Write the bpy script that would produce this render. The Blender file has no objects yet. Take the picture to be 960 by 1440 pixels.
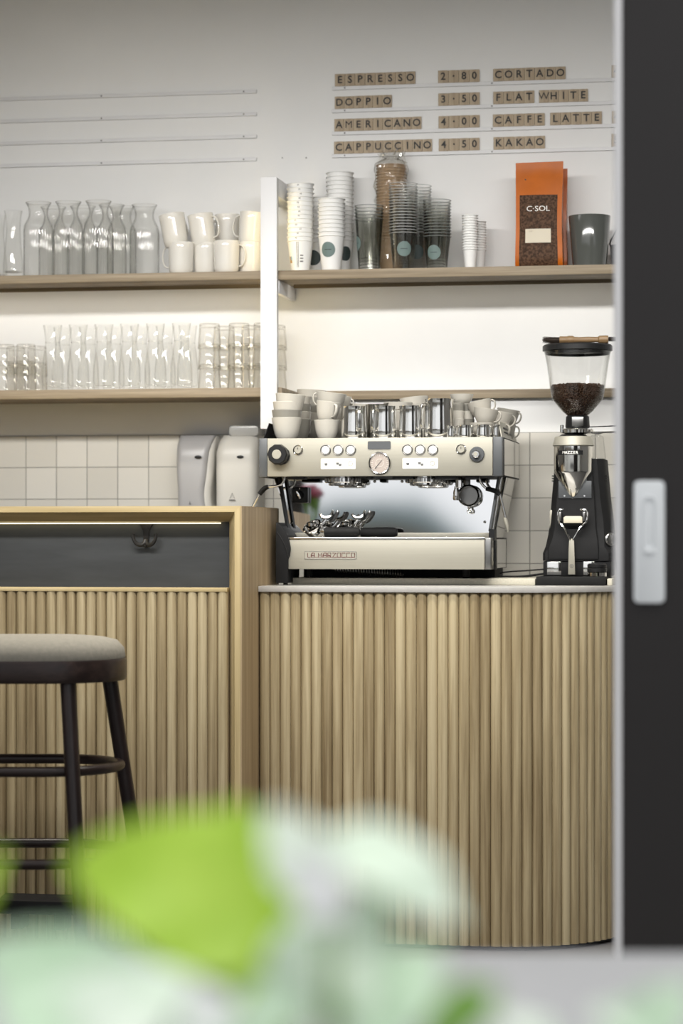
import bpy, bmesh, math, random
from mathutils import Vector, Matrix, noise
PI = math.pi
R = math.radians
C = bpy.context.scene.collection
sc = bpy.context.scene

# ------------------------------------------------------------------ camera
F, T, YH, D, H = 3500.0, 0.175, 755.0, 7.65, 1.165     # focal length in px, tan(yaw), horizon row, distance to the back wall, eye height
TH = math.atan(T)
S_, C_ = math.sin(TH), math.cos(TH)
cam = bpy.data.cameras.new('camera')
cam_o = bpy.data.objects.new('camera', cam)
C.objects.link(cam_o)
cam_o.location = (0, -D, H)
cam_o.rotation_euler = (PI / 2, 0, TH)
cam.sensor_fit = 'VERTICAL'
cam.sensor_height = 36.0
cam.lens = F / 1440 * 36.0
cam.shift_y = (YH - 720) / 1440
cam.dof.use_dof = True
cam.dof.focus_distance = 7.05
cam.dof.aperture_fstop = 2.0
cam.clip_end = 200
sc.camera = cam_o

# ------------------------------------------------------------------ light
sc.view_settings.view_transform = 'Standard'
sc.view_settings.look = 'None'
sc.view_settings.exposure = 0.0
sc.view_settings.gamma = 1.0
sc.view_settings.use_curve_mapping = False
sc.cycles.max_bounces = 14
sc.cycles.transparent_max_bounces = 64
sc.cycles.transmission_bounces = 12
sc.cycles.caustics_reflective = False
sc.cycles.caustics_refractive = False
sc.cycles.sample_clamp_indirect = 6.0

SKY = 0.78
world = bpy.data.worlds.new('sky')
sc.world = world
world.use_nodes = True
wn, wl = world.node_tree.nodes, world.node_tree.links
wn.clear()
w_out = wn.new('ShaderNodeOutputWorld')
w_bg = wn.new('ShaderNodeBackground')
w_tc = wn.new('ShaderNodeTexCoord')
w_sep = wn.new('ShaderNodeSeparateXYZ')
w_noi = wn.new('ShaderNodeTexNoise')
w_noi.inputs['Scale'].default_value = 22.0
w_noi.inputs['Detail'].default_value = 2.0
w_mul = wn.new('ShaderNodeMath'); w_mul.operation = 'MULTIPLY_ADD'
w_mul.inputs[1].default_value = -0.02
w_ramp = wn.new('ShaderNodeValToRGB')
e = w_ramp.color_ramp.elements
e[0].position = 0.0; e[0].color = (0.10, 0.09, 0.075, 1)
e[1].position = 1.0; e[1].color = (0.95, 1.0, 1.05, 1)
for p, col in ((0.4975, (0.10, 0.085, 0.06, 1)), (0.5098, (0.11, 0.09, 0.065, 1)), (0.5112, (0.17, 0.23, 0.245, 1)), (0.5150, (0.25, 0.34, 0.365, 1)), (0.5158, (1.25, 1.27, 1.3, 1))):
    q = e.new(p); q.color = col
w_map = wn.new('ShaderNodeMath'); w_map.operation = 'MULTIPLY_ADD'
w_map.inputs[1].default_value = 0.5; w_map.inputs[2].default_value = 0.5
wl.new(w_tc.outputs['Generated'], w_sep.inputs[0])
wl.new(w_tc.outputs['Generated'], w_noi.inputs['Vector'])
wl.new(w_noi.outputs['Fac'], w_mul.inputs[0])
wl.new(w_sep.outputs['Z'], w_mul.inputs[2])
w_side = wn.new('ShaderNodeMapRange'); w_side.interpolation_type = 'SMOOTHSTEP'      # the far hills drop away to one side
w_side.inputs['From Min'].default_value = -0.145; w_side.inputs['From Max'].default_value = -0.085
w_side.inputs['To Min'].default_value = 0.0; w_side.inputs['To Max'].default_value = 0.034
w_add = wn.new('ShaderNodeMath'); w_add.operation = 'ADD'
wl.new(w_sep.outputs['X'], w_side.inputs['Value']); wl.new(w_side.outputs[0], w_add.inputs[0]); wl.new(w_mul.outputs[0], w_add.inputs[1])
wl.new(w_add.outputs[0], w_map.inputs[0])
wl.new(w_map.outputs[0], w_ramp.inputs[0])
wl.new(w_ramp.outputs[0], w_bg.inputs[0])
w_bg.inputs[1].default_value = SKY
wl.new(w_bg.outputs[0], w_out.inputs[0])


def area_light(name, loc, rot, sx, sy, power, col, spread=180):
    l = bpy.data.lights.new(name, 'AREA')
    l.shape = 'RECTANGLE'; l.size = sx; l.size_y = sy
    l.energy = power; l.color = col; l.spread = R(spread)
    o = bpy.data.objects.new(name, l)
    C.objects.link(o)
    o.location = loc; o.rotation_euler = rot
    return o


# lamps above the view: the counter downlight and two added fill lights
area_light('counter_downlight', (-1.3, -1.2, 2.90), (0, 0, 0), 3.0, 0.12, 27, (1.0, 0.955, 0.86), 96)
area_light('added_wall_fill', (-1.1, -2.3, 2.5), (R(58), 0, 0), 3.4, 0.12, 27, (1.0, 0.978, 0.94), 90)  # added fill, no known fixture: brightens the tiles and back wall
area_light('added_ceiling_fill', (-1.2, -1.4, 2.93), (0, 0, 0), 3.0, 0.4, 8, (1.0, 0.985, 0.97))  # added weak fill that lifts the upper wall
sun = bpy.data.lights.new('hazy_sun', 'SUN'); sun.energy = 2.1; sun.angle = R(25); sun.color = (1.0, 0.97, 0.9)
sun_o = bpy.data.objects.new('hazy_sun', sun); C.objects.link(sun_o); sun_o.rotation_euler = (R(18), R(12), 0)

# ------------------------------------------------------------------ helpers


def A(px, py, Y):
    """The point of the vertical plane y = Y that the photograph shows at pixel (px, py)."""
    a, b = (px - 480) / F, (YH - py) / F
    t = (Y + D) / (C_ + S_ * a)
    return Vector((t * (-S_ + C_ * a), Y, H + t * b))


def AX(px, Y): return A(px, 700, Y).x
def AZ(px, py, Y): return A(px, py, Y).z
def SZ(px, Y): return (A(px + 1, 700, Y) - A(px, 700, Y)).x          # metres per pixel there


MATS = {}


class Mat:
    def __init__(self, name, col=(0.8, 0.8, 0.8), rough=0.5, metal=0.0, spec=0.5, **kw):
        self.m = bpy.data.materials.new(name)
        self.m.use_nodes = True
        self.n, self.l = self.m.node_tree.nodes, self.m.node_tree.links
        self.b = self.n['Principled BSDF']
        self.b.inputs['Base Color'].default_value = (*col, 1)
        self.b.inputs['Roughness'].default_value = rough
        self.b.inputs['Metallic'].default_value = metal
        self.b.inputs['Specular IOR Level'].default_value = spec
        for k, v in kw.items():
            self.b.inputs[k.replace('_', ' ')].default_value = v
        MATS[name] = self.m

    def add(self, t, **kw):
        n = self.n.new(t)
        for k, v in kw.items(): setattr(n, k, v)
        return n

    def noise(self, scale, detail=3, rough=0.5, stretch=(1, 1, 1), coord='Object'):
        tc = self.add('ShaderNodeTexCoord'); mp = self.add('ShaderNodeMapping')
        mp.inputs['Scale'].default_value = stretch
        nz = self.add('ShaderNodeTexNoise')
        nz.inputs['Scale'].default_value = scale; nz.inputs['Detail'].default_value = detail; nz.inputs['Roughness'].default_value = rough
        self.l.new(tc.outputs[coord], mp.inputs[0]); self.l.new(mp.outputs[0], nz.inputs['Vector'])
        return nz, mp

    def ramp(self, src, stops):
        r = self.add('ShaderNodeValToRGB')
        el = r.color_ramp.elements
        while len(el) < len(stops): el.new(0.5)
        for q, (p, c) in zip(el, stops):
            q.position = p; q.color = (*c, 1)
        self.l.new(src, r.inputs[0])
        return r

    def bump(self, src, strength=0.2, dist=0.002):
        b = self.add('ShaderNodeBump')
        b.inputs['Strength'].default_value = strength; b.inputs['Distance'].default_value = dist
        self.l.new(src, b.inputs['Height']); self.l.new(b.outputs[0], self.b.inputs['Normal'])


def vary(name, col, rough, amt=0.06, scale=6, stretch=(1, 1, 1), metal=0, bump=0, rvar=0.0, **kw):
    m = Mat(name, col, rough, metal, **kw)
    nz, _ = m.noise(scale, 4, 0.6, stretch)
    lo = tuple(c * (1 - amt) for c in col); hi = tuple(min(1, c * (1 + amt)) for c in col)
    r = m.ramp(nz.outputs['Fac'], [(0.3, lo), (0.7, hi)])
    m.l.new(r.outputs[0], m.b.inputs['Base Color'])
    if bump: m.bump(nz.outputs['Fac'], bump)
    if rvar:
        mr = m.add('ShaderNodeMapRange')
        mr.inputs['To Min'].default_value = max(0.02, rough - rvar); mr.inputs['To Max'].default_value = rough + rvar
        m.l.new(nz.outputs['Fac'], mr.inputs['Value']); m.l.new(mr.outputs[0], m.b.inputs['Roughness'])
    return m.m


def wood(name, dark, mid, light, axis='Z', rough=0.5, scale=1.0, slats=False, coord='Object'):
    m = Mat(name, mid, rough, spec=0.35)
    s = {'X': (1.6, 38, 38), 'Y': (38, 1.6, 38), 'Z': (38, 38, 1.6)}[axis]
    nz, mp = m.noise(scale, 6, 0.62, s, coord)
    s2 = {'X': (2.5, 160, 160), 'Y': (160, 2.5, 160), 'Z': (160, 160, 2.5)}[axis]
    nf, mp2 = m.noise(scale, 3, 0.6, s2, coord)
    if slats:
        at = m.add('ShaderNodeAttribute'); at.attribute_name = 'slat'
        for mpp in (mp, mp2):
            vm = m.add('ShaderNodeVectorMath', operation='SCALE'); vm.inputs['Scale'].default_value = 37.0
            cx = m.add('ShaderNodeCombineXYZ')
            for i in range(3): m.l.new(at.outputs['Fac'], cx.inputs[i])
            m.l.new(cx.outputs[0], vm.inputs[0]); m.l.new(vm.outputs[0], mpp.inputs['Location'])
    mx = m.add('ShaderNodeMath', operation='MULTIPLY_ADD'); mx.inputs[1].default_value = 0.35
    m.l.new(nf.outputs['Fac'], mx.inputs[0]); m.l.new(nz.outputs['Fac'], mx.inputs[2])
    src = mx.outputs[0]
    if slats:
        ad = m.add('ShaderNodeMath', operation='MULTIPLY_ADD'); ad.inputs[1].default_value = 0.26
        m.l.new(at.outputs['Fac'], ad.inputs[0]); m.l.new(src, ad.inputs[2]); src = ad.outputs[0]
        r = m.ramp(src, [(0.52, dark), (0.78, mid), (0.98, light)])
    else:
        r = m.ramp(src, [(0.45, dark), (0.68, mid), (0.9, light)])
    m.l.new(r.outputs[0], m.b.inputs['Base Color'])
    m.bump(src, 0.15, 0.001)
    return m.m


def thin_glass(name, tint=(0.985, 0.985, 0.98), edge=(0.80, 0.80, 0.79), rough=0.02, gloss=1.0, power=4.0):
    """thin clear wall: passes light straight on, a little darker towards its grazing edge, with a gloss that grows there"""
    m = bpy.data.materials.new(name); m.use_nodes = True
    n, l = m.node_tree.nodes, m.node_tree.links
    n.clear()
    out = n.new('ShaderNodeOutputMaterial'); mix = n.new('ShaderNodeMixShader')
    tr = n.new('ShaderNodeBsdfTransparent'); gl = n.new('ShaderNodeBsdfGlossy')
    gl.inputs['Roughness'].default_value = rough
    lw = n.new('ShaderNodeLayerWeight'); lw.inputs['Blend'].default_value = 0.5
    rp = n.new('ShaderNodeValToRGB')
    rp.color_ramp.elements[0].position = 0.45; rp.color_ramp.elements[0].color = (*tint, 1)
    rp.color_ramp.elements[1].position = 1.0; rp.color_ramp.elements[1].color = (*edge, 1)
    pw = n.new('ShaderNodeMath'); pw.operation = 'POWER'; pw.inputs[1].default_value = power
    ml = n.new('ShaderNodeMath'); ml.operation = 'MULTIPLY_ADD'; ml.inputs[1].default_value = 0.45 * gloss; ml.inputs[2].default_value = 0.04 * gloss; ml.use_clamp = True
    l.new(lw.outputs['Facing'], rp.inputs[0]); l.new(rp.outputs[0], tr.inputs[0])
    l.new(lw.outputs['Facing'], pw.inputs[0]); l.new(pw.outputs[0], ml.inputs[0]); l.new(ml.outputs[0], mix.inputs[0])
    l.new(tr.outputs[0], mix.inputs[1]); l.new(gl.outputs[0], mix.inputs[2]); l.new(mix.outputs[0], out.inputs[0])
    MATS[name] = m
    return m


def emit(name, col, s):
    m = bpy.data.materials.new(name); m.use_nodes = True
    n = m.node_tree.nodes; n.clear()
    o = n.new('ShaderNodeOutputMaterial'); em = n.new('ShaderNodeEmission')
    em.inputs[0].default_value = (*col, 1); em.inputs[1].default_value = s
    m.node_tree.links.new(em.outputs[0], o.inputs[0])
    MATS[name] = m
    return m


class MB:
    """collects shapes into one bmesh"""

    def __init__(self): self.bm = bmesh.new()

    def _merge(self, b2, mat=None):
        if mat is not None: bmesh.ops.transform(b2, matrix=mat, verts=b2.verts)
        me = bpy.data.meshes.new('t'); b2.to_mesh(me); b2.free()
        self.bm.from_mesh(me); bpy.data.meshes.remove(me)
        return self

    def box(self, x0, x1, y0, y1, z0, z1, bev=0.0, seg=2, mat=None):
        b = bmesh.new()
        bmesh.ops.create_cube(b, size=1)
        bmesh.ops.transform(b, matrix=Matrix.Translation(((x0 + x1) / 2, (y0 + y1) / 2, (z0 + z1) / 2)) @ Matrix.Diagonal((abs(x1 - x0), abs(y1 - y0), abs(z1 - z0), 1)), verts=b.verts)
        if bev: bmesh.ops.bevel(b, geom=list(b.edges), offset=min(bev, 0.49 * min(abs(x1 - x0), abs(y1 - y0), abs(z1 - z0))), segments=seg, affect='EDGES', profile=0.5)
        return self._merge(b, mat)

    def prism(self, poly, axis, a0, a1, bev=0.0, mat=None):
        """poly of 2-D points: axis 'Y' takes (x, z), 'X' takes (y, z), 'Z' takes (x, y)"""
        f = {'Y': lambda p, a: (p[0], a, p[1]), 'X': lambda p, a: (a, p[0], p[1]), 'Z': lambda p, a: (p[0], p[1], a)}[axis]
        b = bmesh.new()
        v0 = [b.verts.new(f(p, a0)) for p in poly]; v1 = [b.verts.new(f(p, a1)) for p in poly]
        k = len(poly)
        b.faces.new(v0); b.faces.new(v1[::-1])
        for i in range(k): b.faces.new((v0[i], v1[i], v1[(i + 1) % k], v0[(i + 1) % k]))
        bmesh.ops.recalc_face_normals(b, faces=b.faces)
        if bev: bmesh.ops.bevel(b, geom=list(b.edges), offset=bev, segments=2, affect='EDGES', profile=0.5)
        return self._merge(b, mat)

    def hexa(self, p, mat=None):
        """eight corners: four of one face, then the four opposite"""
        b = bmesh.new(); v = [b.verts.new(q) for q in p]
        for f in ((0, 1, 2, 3), (7, 6, 5, 4), (0, 4, 5, 1), (1, 5, 6, 2), (2, 6, 7, 3), (3, 7, 4, 0)): b.faces.new([v[i] for i in f])
        bmesh.ops.recalc_face_normals(b, faces=b.faces)
        return self._merge(b, mat)

    def lathe(self, prof, c=(0, 0, 0), seg=32, flute=0, famp=0.0, frange=None, mat=None, spout=None):
        """prof: (r, z) from bottom to top, may fold back inside; ends at r=0 close with a fan"""
        b = bmesh.new(); rings = []
        for r, z in prof:
            if r < 1e-6:
                rings.append([b.verts.new((0, 0, z))]); continue
            ring = []
            for i in range(seg):
                t = 2 * PI * i / seg
                rr = r
                if flute and frange and frange[0] <= z <= frange[1]: rr *= 1 + famp * math.cos(flute * t)
                dz = 0
                if spout:
                    zz0, ang, amt = spout
                    if z > zz0:
                        d = (t - ang + PI) % (2 * PI) - PI
                        k = math.exp(-(d / 0.28) ** 2) * (z - zz0) * amt
                        rr += k
                        dz = k * 0.3
                ring.append(b.verts.new((rr * math.cos(t), rr * math.sin(t), z + dz)))
            rings.append(ring)
        for a, q in zip(rings, rings[1:]):
            for i in range(seg):
                j = (i + 1) % seg
                if len(a) == 1 and len(q) == 1: break
                if len(a) == 1: b.faces.new((a[0], q[j], q[i]))
                elif len(q) == 1: b.faces.new((a[i], a[j], q[0]))
                else: b.faces.new((a[i], a[j], q[j], q[i]))
        M = Matrix.Translation(c) if mat is None else mat
        return self._merge(b, M)

    def cyl(self, p0, p1, r0, r1=None, seg=20, cap=True, bev=0.0):
        p0, p1 = Vector(p0), Vector(p1); r1 = r0 if r1 is None else r1
        h = (p1 - p0).length
        q = Vector((0, 0, 1)).rotation_difference((p1 - p0).normalized()).to_matrix().to_4x4()
        M = Matrix.Translation(p0) @ q
        if bev: prof = [(0, 0), (r0 - bev, 0), (r0, bev), (r1, h - bev), (r1 - bev, h), (0, h)]
        elif cap: prof = [(0, 0), (r0, 0), (r1, h), (0, h)]
        else: prof = [(r0, 0), (r1, h)]
        return self.lathe(prof, seg=seg, mat=M)

    def tube(self, pts, r, seg=10, closed=False, flat=None, smooth=0, cap=True):
        """sweep of a round (or flat=(w,h) elliptical) section along pts; r may be a list"""
        P = [Vector(p) for p in pts]
        rad = list(r) if isinstance(r, (list, tuple)) else [r] * len(P)
        for _ in range(smooth):
            Q, q = [], []
            n = len(P)
            for i in range(n if closed else n - 1):
                a, c2 = P[i], P[(i + 1) % n]; ra, rc = rad[i], rad[(i + 1) % n]
                Q += [a.lerp(c2, .25), a.lerp(c2, .75)]; q += [ra * .75 + rc * .25, ra * .25 + rc * .75]
            if not closed: Q = [P[0]] + Q + [P[-1]]; q = [rad[0]] + q + [rad[-1]]
            P, rad = Q, q
        b = bmesh.new(); n = len(P); rings = []
        up = None
        for i in range(n):
            if closed: t = P[(i + 1) % n] - P[i - 1]
            else: t = P[min(i + 1, n - 1)] - P[max(i - 1, 0)]
            t.normalize()
            if up is None:
                up = Vector((0, 0, 1)) if abs(t.z) < 0.9 else Vector((1, 0, 0))
            s = t.cross(up)
            if s.length < 1e-6: s = t.orthogonal()
            s.normalize(); u = s.cross(t).normalized(); up = u
            w, hh = (flat if flat else (1, 1))
            rings.append([b.verts.new(P[i] + s * (math.cos(2 * PI * k / seg) * rad[i] * w) + u * (math.sin(2 * PI * k / seg) * rad[i] * hh)) for k in range(seg)])
        for i in range(n if closed else n - 1):
            a, c2 = rings[i], rings[(i + 1) % n]
            for k in range(seg):
                j = (k + 1) % seg
                b.faces.new((a[k], a[j], c2[j], c2[k]))
        if not closed and cap:
            b.faces.new(rings[0][::-1]); b.faces.new(rings[-1])
        bmesh.ops.recalc_face_normals(b, faces=b.faces)
        return self._merge(b)

    def torus(self, c, rmaj, rmin, axis=(0, 0, 1), seg=32, s2=10, sx=1.0, sy=1.0, flat=None):
        q = Vector((0, 0, 1)).rotation_difference(Vector(axis).normalized()).to_matrix()
        pts = [Vector(c) + q @ Vector((math.cos(2 * PI * i / seg) * rmaj * sx, math.sin(2 * PI * i / seg) * rmaj * sy, 0)) for i in range(seg)]
        return self.tube(pts, rmin, s2, closed=True, flat=flat)

    def sphere(self, c, r, sx=1, sy=1, sz=1, seg=16):
        b = bmesh.new(); bmesh.ops.create_uvsphere(b, u_segments=seg, v_segments=seg // 2 + 2, radius=r)
        return self._merge(b, Matrix.Translation(c) @ Matrix.Diagonal((sx, sy, sz, 1)))

    def build(self, name, m, parent=None, shift=None, angle=35):
        me = bpy.data.meshes.new(name)
        if shift is not None: bmesh.ops.translate(self.bm, vec=-Vector(shift), verts=self.bm.verts)
        for f in self.bm.faces: f.smooth = True
        self.bm.to_mesh(me); self.bm.free()
        me.set_sharp_from_angle(angle=R(angle))
        if m is not None: me.materials.append(MATS[m] if isinstance(m, str) else m)
        o = bpy.data.objects.new(name, me); C.objects.link(o)
        if parent is not None: o.parent = parent
        return o


def tag(o, label=None, cat=None, group=None, kind=None):
    if label: o['label'] = label
    if cat: o['category'] = cat
    if group: o['group'] = group
    if kind: o['kind'] = kind
    return o


def thing(name, label, cat, loc=(0, 0, 0), group=None, rot=(0, 0, 0)):
    o = bpy.data.objects.new(name, None); C.objects.link(o)
    o.empty_display_size = 0.05
    o.location = loc; o.rotation_euler = rot
    return tag(o, label, cat, group)


def dup(root, loc=None, rot=None, label=None, group=None):
    r = root.copy(); C.objects.link(r)
    if loc is not None: r.location = loc
    if rot is not None: r.rotation_euler = rot
    tag(r, label, None, group)
    for ch in list(root.children):
        c = ch.copy(); C.objects.link(c); c.parent = r
        for g in list(ch.children):
            d = g.copy(); C.objects.link(d); d.parent = c
    return r


def struct(o): o['kind'] = 'structure'; return o


def text_mesh(name, body, size, m, parent, loc, extrude=0.0005, rot=(PI / 2, 0, 0), align='CENTER', sx=1.0, bold=0.0, valign='CENTER', shift=None):
    cu = bpy.data.curves.new(name, 'FONT'); cu.body = body; cu.size = size; cu.extrude = extrude; cu.offset = bold
    cu.align_x = align; cu.align_y = valign; cu.resolution_u = 3
    tmp = bpy.data.objects.new('tmp_text', cu); C.objects.link(tmp)
    dg = bpy.context.evaluated_depsgraph_get()
    me = bpy.data.meshes.new_from_object(tmp.evaluated_get(dg))
    bpy.data.objects.remove(tmp); bpy.data.curves.remove(cu)
    me.materials.clear(); me.materials.append(MATS[m])
    M = Matrix.Translation(Vector(loc) - (Vector(shift) if shift is not None else Vector())) @ Matrix.Rotation(rot[2], 4, 'Z') @ Matrix.Rotation(rot[0], 4, 'X') @ Matrix.Diagonal((sx, 1, 1, 1))
    me.transform(M)
    o = bpy.data.objects.new(name, me); C.objects.link(o)
    if parent is not None: o.parent = parent
    return o


ORD = 'zeroth first second third fourth fifth sixth seventh eighth ninth tenth eleventh twelfth thirteenth fourteenth fifteenth sixteenth seventeenth eighteenth nineteenth twentieth'.split() + ['twenty-' + x for x in 'first second third fourth fifth sixth seventh eighth ninth'.split()]

# ------------------------------------------------------------------ materials
vary('wall_paint', (0.79, 0.79, 0.785), 0.75, 0.02, 3, bump=0.03)
vary('ceiling_paint', (0.72, 0.72, 0.71), 0.8, 0.02, 3)
vary('floor_stone', (0.10, 0.098, 0.10), 0.45, 0.15, 9)
vary('paving', (0.30, 0.30, 0.29), 0.8, 0.12, 4)
vary('white_lacquer', (0.74, 0.74, 0.75), 0.42, 0.015, 4)
vary('rail_white', (0.62, 0.62, 0.63), 0.4, 0.03, 6)
vary('rail_left', (0.66, 0.66, 0.67), 0.4, 0.03, 6)
wood('oak_slats', (0.20, 0.145, 0.075), (0.36, 0.285, 0.165), (0.50, 0.415, 0.26), 'Z', 0.5, 1.0, slats=True)
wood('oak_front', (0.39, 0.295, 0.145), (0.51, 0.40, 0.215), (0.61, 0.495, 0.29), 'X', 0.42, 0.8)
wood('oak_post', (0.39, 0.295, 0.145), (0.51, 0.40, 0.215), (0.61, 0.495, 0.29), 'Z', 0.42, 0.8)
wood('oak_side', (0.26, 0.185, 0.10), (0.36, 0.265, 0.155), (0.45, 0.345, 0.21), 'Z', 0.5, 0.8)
wood('shelf_oak', (0.135, 0.10, 0.062), (0.235, 0.185, 0.122), (0.33, 0.27, 0.19), 'X', 0.55, 1.0)
wood('tile_wood', (0.26, 0.195, 0.13), (0.43, 0.345, 0.245), (0.56, 0.47, 0.35), 'Z', 0.6, 1.4)
wood('brush_wood', (0.09, 0.055, 0.025), (0.17, 0.105, 0.05), (0.24, 0.155, 0.08), 'X', 0.4, 2.0)
wood('dark_wood', (0.011, 0.007, 0.006), (0.020, 0.012, 0.011), (0.034, 0.020, 0.018), 'Z', 0.32, 1.0)
wood('dark_ring', (0.013, 0.008, 0.007), (0.024, 0.014, 0.012), (0.042, 0.026, 0.022), 'X', 0.32, 1.0)
Mat('letter_black', (0.012, 0.012, 0.012), 0.6)
Mat('screw_grey', (0.16, 0.16, 0.16), 0.4, 0.7)
vary('niche_slate', (0.045, 0.048, 0.05), 0.55, 0.25, 3, (1, 1, 6))
vary('stone_white', (0.43, 0.415, 0.395), 0.12, 0.05, 60)
vary('stone_beige', (0.52, 0.49, 0.40), 0.5, 0.10, 160)
vary('ceramic_white', (0.74, 0.715, 0.66), 0.12, 0.015, 5, Coat_Weight=0.6, Coat_Roughness=0.05)
vary('ceramic_sand', (0.44, 0.415, 0.365), 0.2, 0.03, 9)
vary('ceramic_grey', (0.25, 0.24, 0.21), 0.25, 0.04, 9)
vary('ceramic_cream', (0.52, 0.495, 0.44), 0.2, 0.02, 9)
vary('paper_white', (0.80, 0.80, 0.785), 0.6, 0.012, 12)
vary('paper_kraft', (0.36, 0.25, 0.15), 0.7, 0.08, 14)
Mat('cup_print', (0.12, 0.12, 0.12), 0.6)
Mat('logo_teal', (0.135, 0.19, 0.18), 0.6)
Mat('logo_dark', (0.04, 0.058, 0.058), 0.6)
Mat('print_blue', (0.25, 0.42, 0.52), 0.6)
Mat('print_ochre', (0.45, 0.27, 0.10), 0.6)
thin_glass('clear_glass', (0.992, 0.992, 0.988), (0.84, 0.84, 0.83), gloss=0.55)
thin_glass('ribbed_glass', (0.994, 0.994, 0.99), (0.70, 0.70, 0.69), gloss=0.7, power=3.0)
thin_glass('tumbler_glass', (0.987, 0.985, 0.978), (0.74, 0.725, 0.69), gloss=0.7)
thin_glass('clear_plastic', (0.990, 0.991, 0.989), (0.90, 0.905, 0.90), 0.08, 0.5)
thin_glass('smoke_plastic', (0.962, 0.963, 0.957), (0.74, 0.75, 0.74), 0.08, 0.6)
thin_glass('film_plastic', (0.965, 0.96, 0.945), (0.85, 0.84, 0.82), 0.12, 1.9)
thin_glass('hopper_plastic', (0.97, 0.97, 0.965), (0.76, 0.76, 0.74), 0.05, 0.8)
Mat('rim_clear', (0.72, 0.73, 0.72), 0.2, Alpha=0.5)
Mat('rim_smoke', (0.34, 0.36, 0.35), 0.2, Alpha=0.6)
vary('bag_orange', (0.44, 0.105, 0.004), 0.42, 0.10, 14, bump=0.12, spec=0.3)
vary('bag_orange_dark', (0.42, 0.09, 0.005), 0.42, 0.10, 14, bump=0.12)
m_ = Mat('bag_window', (0.06, 0.035, 0.022), 0.6, spec=0.15)
_nz, _ = m_.noise(150, 2, 0.5); _r = m_.ramp(_nz.outputs['Fac'], [(0.35, (0.035, 0.018, 0.010)), (0.65, (0.115, 0.062, 0.036))]); m_.l.new(_r.outputs[0], m_.b.inputs['Base Color']); m_.bump(_nz.outputs['Fac'], 0.4, 0.002)
Mat('label_cream', (0.62, 0.56, 0.44), 0.55)
Mat('print_white', (0.82, 0.80, 0.76), 0.5)
Mat('label_mark', (0.42, 0.36, 0.26), 0.6)
vary('mug_grey', (0.085, 0.09, 0.083), 0.1, 0.08, 5, Coat_Weight=0.5)
vary('steel_brushed', (0.37, 0.352, 0.295), 0.5, 0.03, 3, (1, 1, 60), metal=0.35, rvar=0.05)
vary('steel_polished', (0.88, 0.87, 0.84), 0.11, 0.02, 4, metal=1.0)
vary('steel_mirror', (0.90, 0.90, 0.90), 0.035, 0.01, 4, metal=1.0)
vary('steel_side', (0.62, 0.60, 0.57), 0.05, 0.02, 4, metal=1.0)
vary('steel_dark', (0.30, 0.295, 0.285), 0.28, 0.06, 8, metal=1.0)
vary('chrome', (0.80, 0.79, 0.77), 0.07, 0.02, 8, metal=1.0)
vary('black_plastic', (0.012, 0.012, 0.0125), 0.4, 0.15, 20, spec=0.28)
vary('black_matte', (0.014, 0.014, 0.0145), 0.6, 0.12, 40, spec=0.12)
vary('charcoal', (0.075, 0.08, 0.085), 0.42, 0.06, 20)
vary('black_rubber', (0.010, 0.010, 0.010), 0.65, 0.15, 30, spec=0.2)
vary('black_iron', (0.018, 0.016, 0.014), 0.35, 0.25, 30)
Mat('button_white', (0.86, 0.87, 0.88), 0.25, Emission_Color=(1, 1, 1, 1), Emission_Strength=0.25)
Mat('label_ivory', (0.82, 0.80, 0.72), 0.4)
Mat('gauge_face', (0.42, 0.36, 0.32), 0.35)
Mat('display_grey', (0.10, 0.105, 0.11), 0.25)
Mat('badge_red', (0.10, 0.006, 0.008), 0.5)
vary('dispenser_white', (0.52, 0.505, 0.465), 0.38, 0.015, 5)
vary('dispenser_grey', (0.33, 0.325, 0.325), 0.35, 0.03, 5)
Mat('dispenser_smoke', (0.33, 0.33, 0.32), 0.2)
vary('bean', (0.040, 0.020, 0.011), 0.45, 0.4, 30, spec=0.2)
vary('bristle', (0.03, 0.02, 0.014), 0.7, 0.5, 60)
vary('seat_wool', (0.24, 0.222, 0.185), 0.95, 0.10, 90, bump=0.35)
vary('door_anthracite', (0.022, 0.0195, 0.0195), 0.5, 0.05, 2, spec=0.3)
vary('door_edge', (0.62, 0.61, 0.62), 0.45, 0.02, 3)
vary('handle_white', (0.70, 0.72, 0.74), 0.35, 0.02, 6)
vary('table_grey', (0.40, 0.40, 0.41), 0.7, 0.03, 3)
vary('pot_grey', (0.30, 0.30, 0.30), 0.7, 0.06, 12)
vary('soil', (0.03, 0.02, 0.014), 0.9, 0.3, 40)
emit('led_warm', (1.0, 0.80, 0.42), 11.0)
emit('led_soft', (1.0, 0.93, 0.80), 6.6)
emit('led_post', (1.0, 0.80, 0.42), 9.0)
emit('led_bar', (1.0, 0.84, 0.5), 2.4)


def leaf_mat(name, c0, c1, trans):
    m = Mat(name, c0, 0.5)
    nz, _ = m.noise(18, 3, 0.6)
    r = m.ramp(nz.outputs['Fac'], [(0.35, c0), (0.65, c1)])
    m.l.new(r.outputs[0], m.b.inputs['Base Color'])
    tl = m.add('ShaderNodeBsdfTranslucent'); mx = m.add('ShaderNodeMixShader'); mx.inputs[0].default_value = trans
    m.l.new(r.outputs[0], tl.inputs[0])
    out = m.n['Material Output']
    m.l.new(m.b.outputs[0], mx.inputs[1]); m.l.new(tl.outputs[0], mx.inputs[2]); m.l.new(mx.outputs[0], out.inputs[0])


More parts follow.
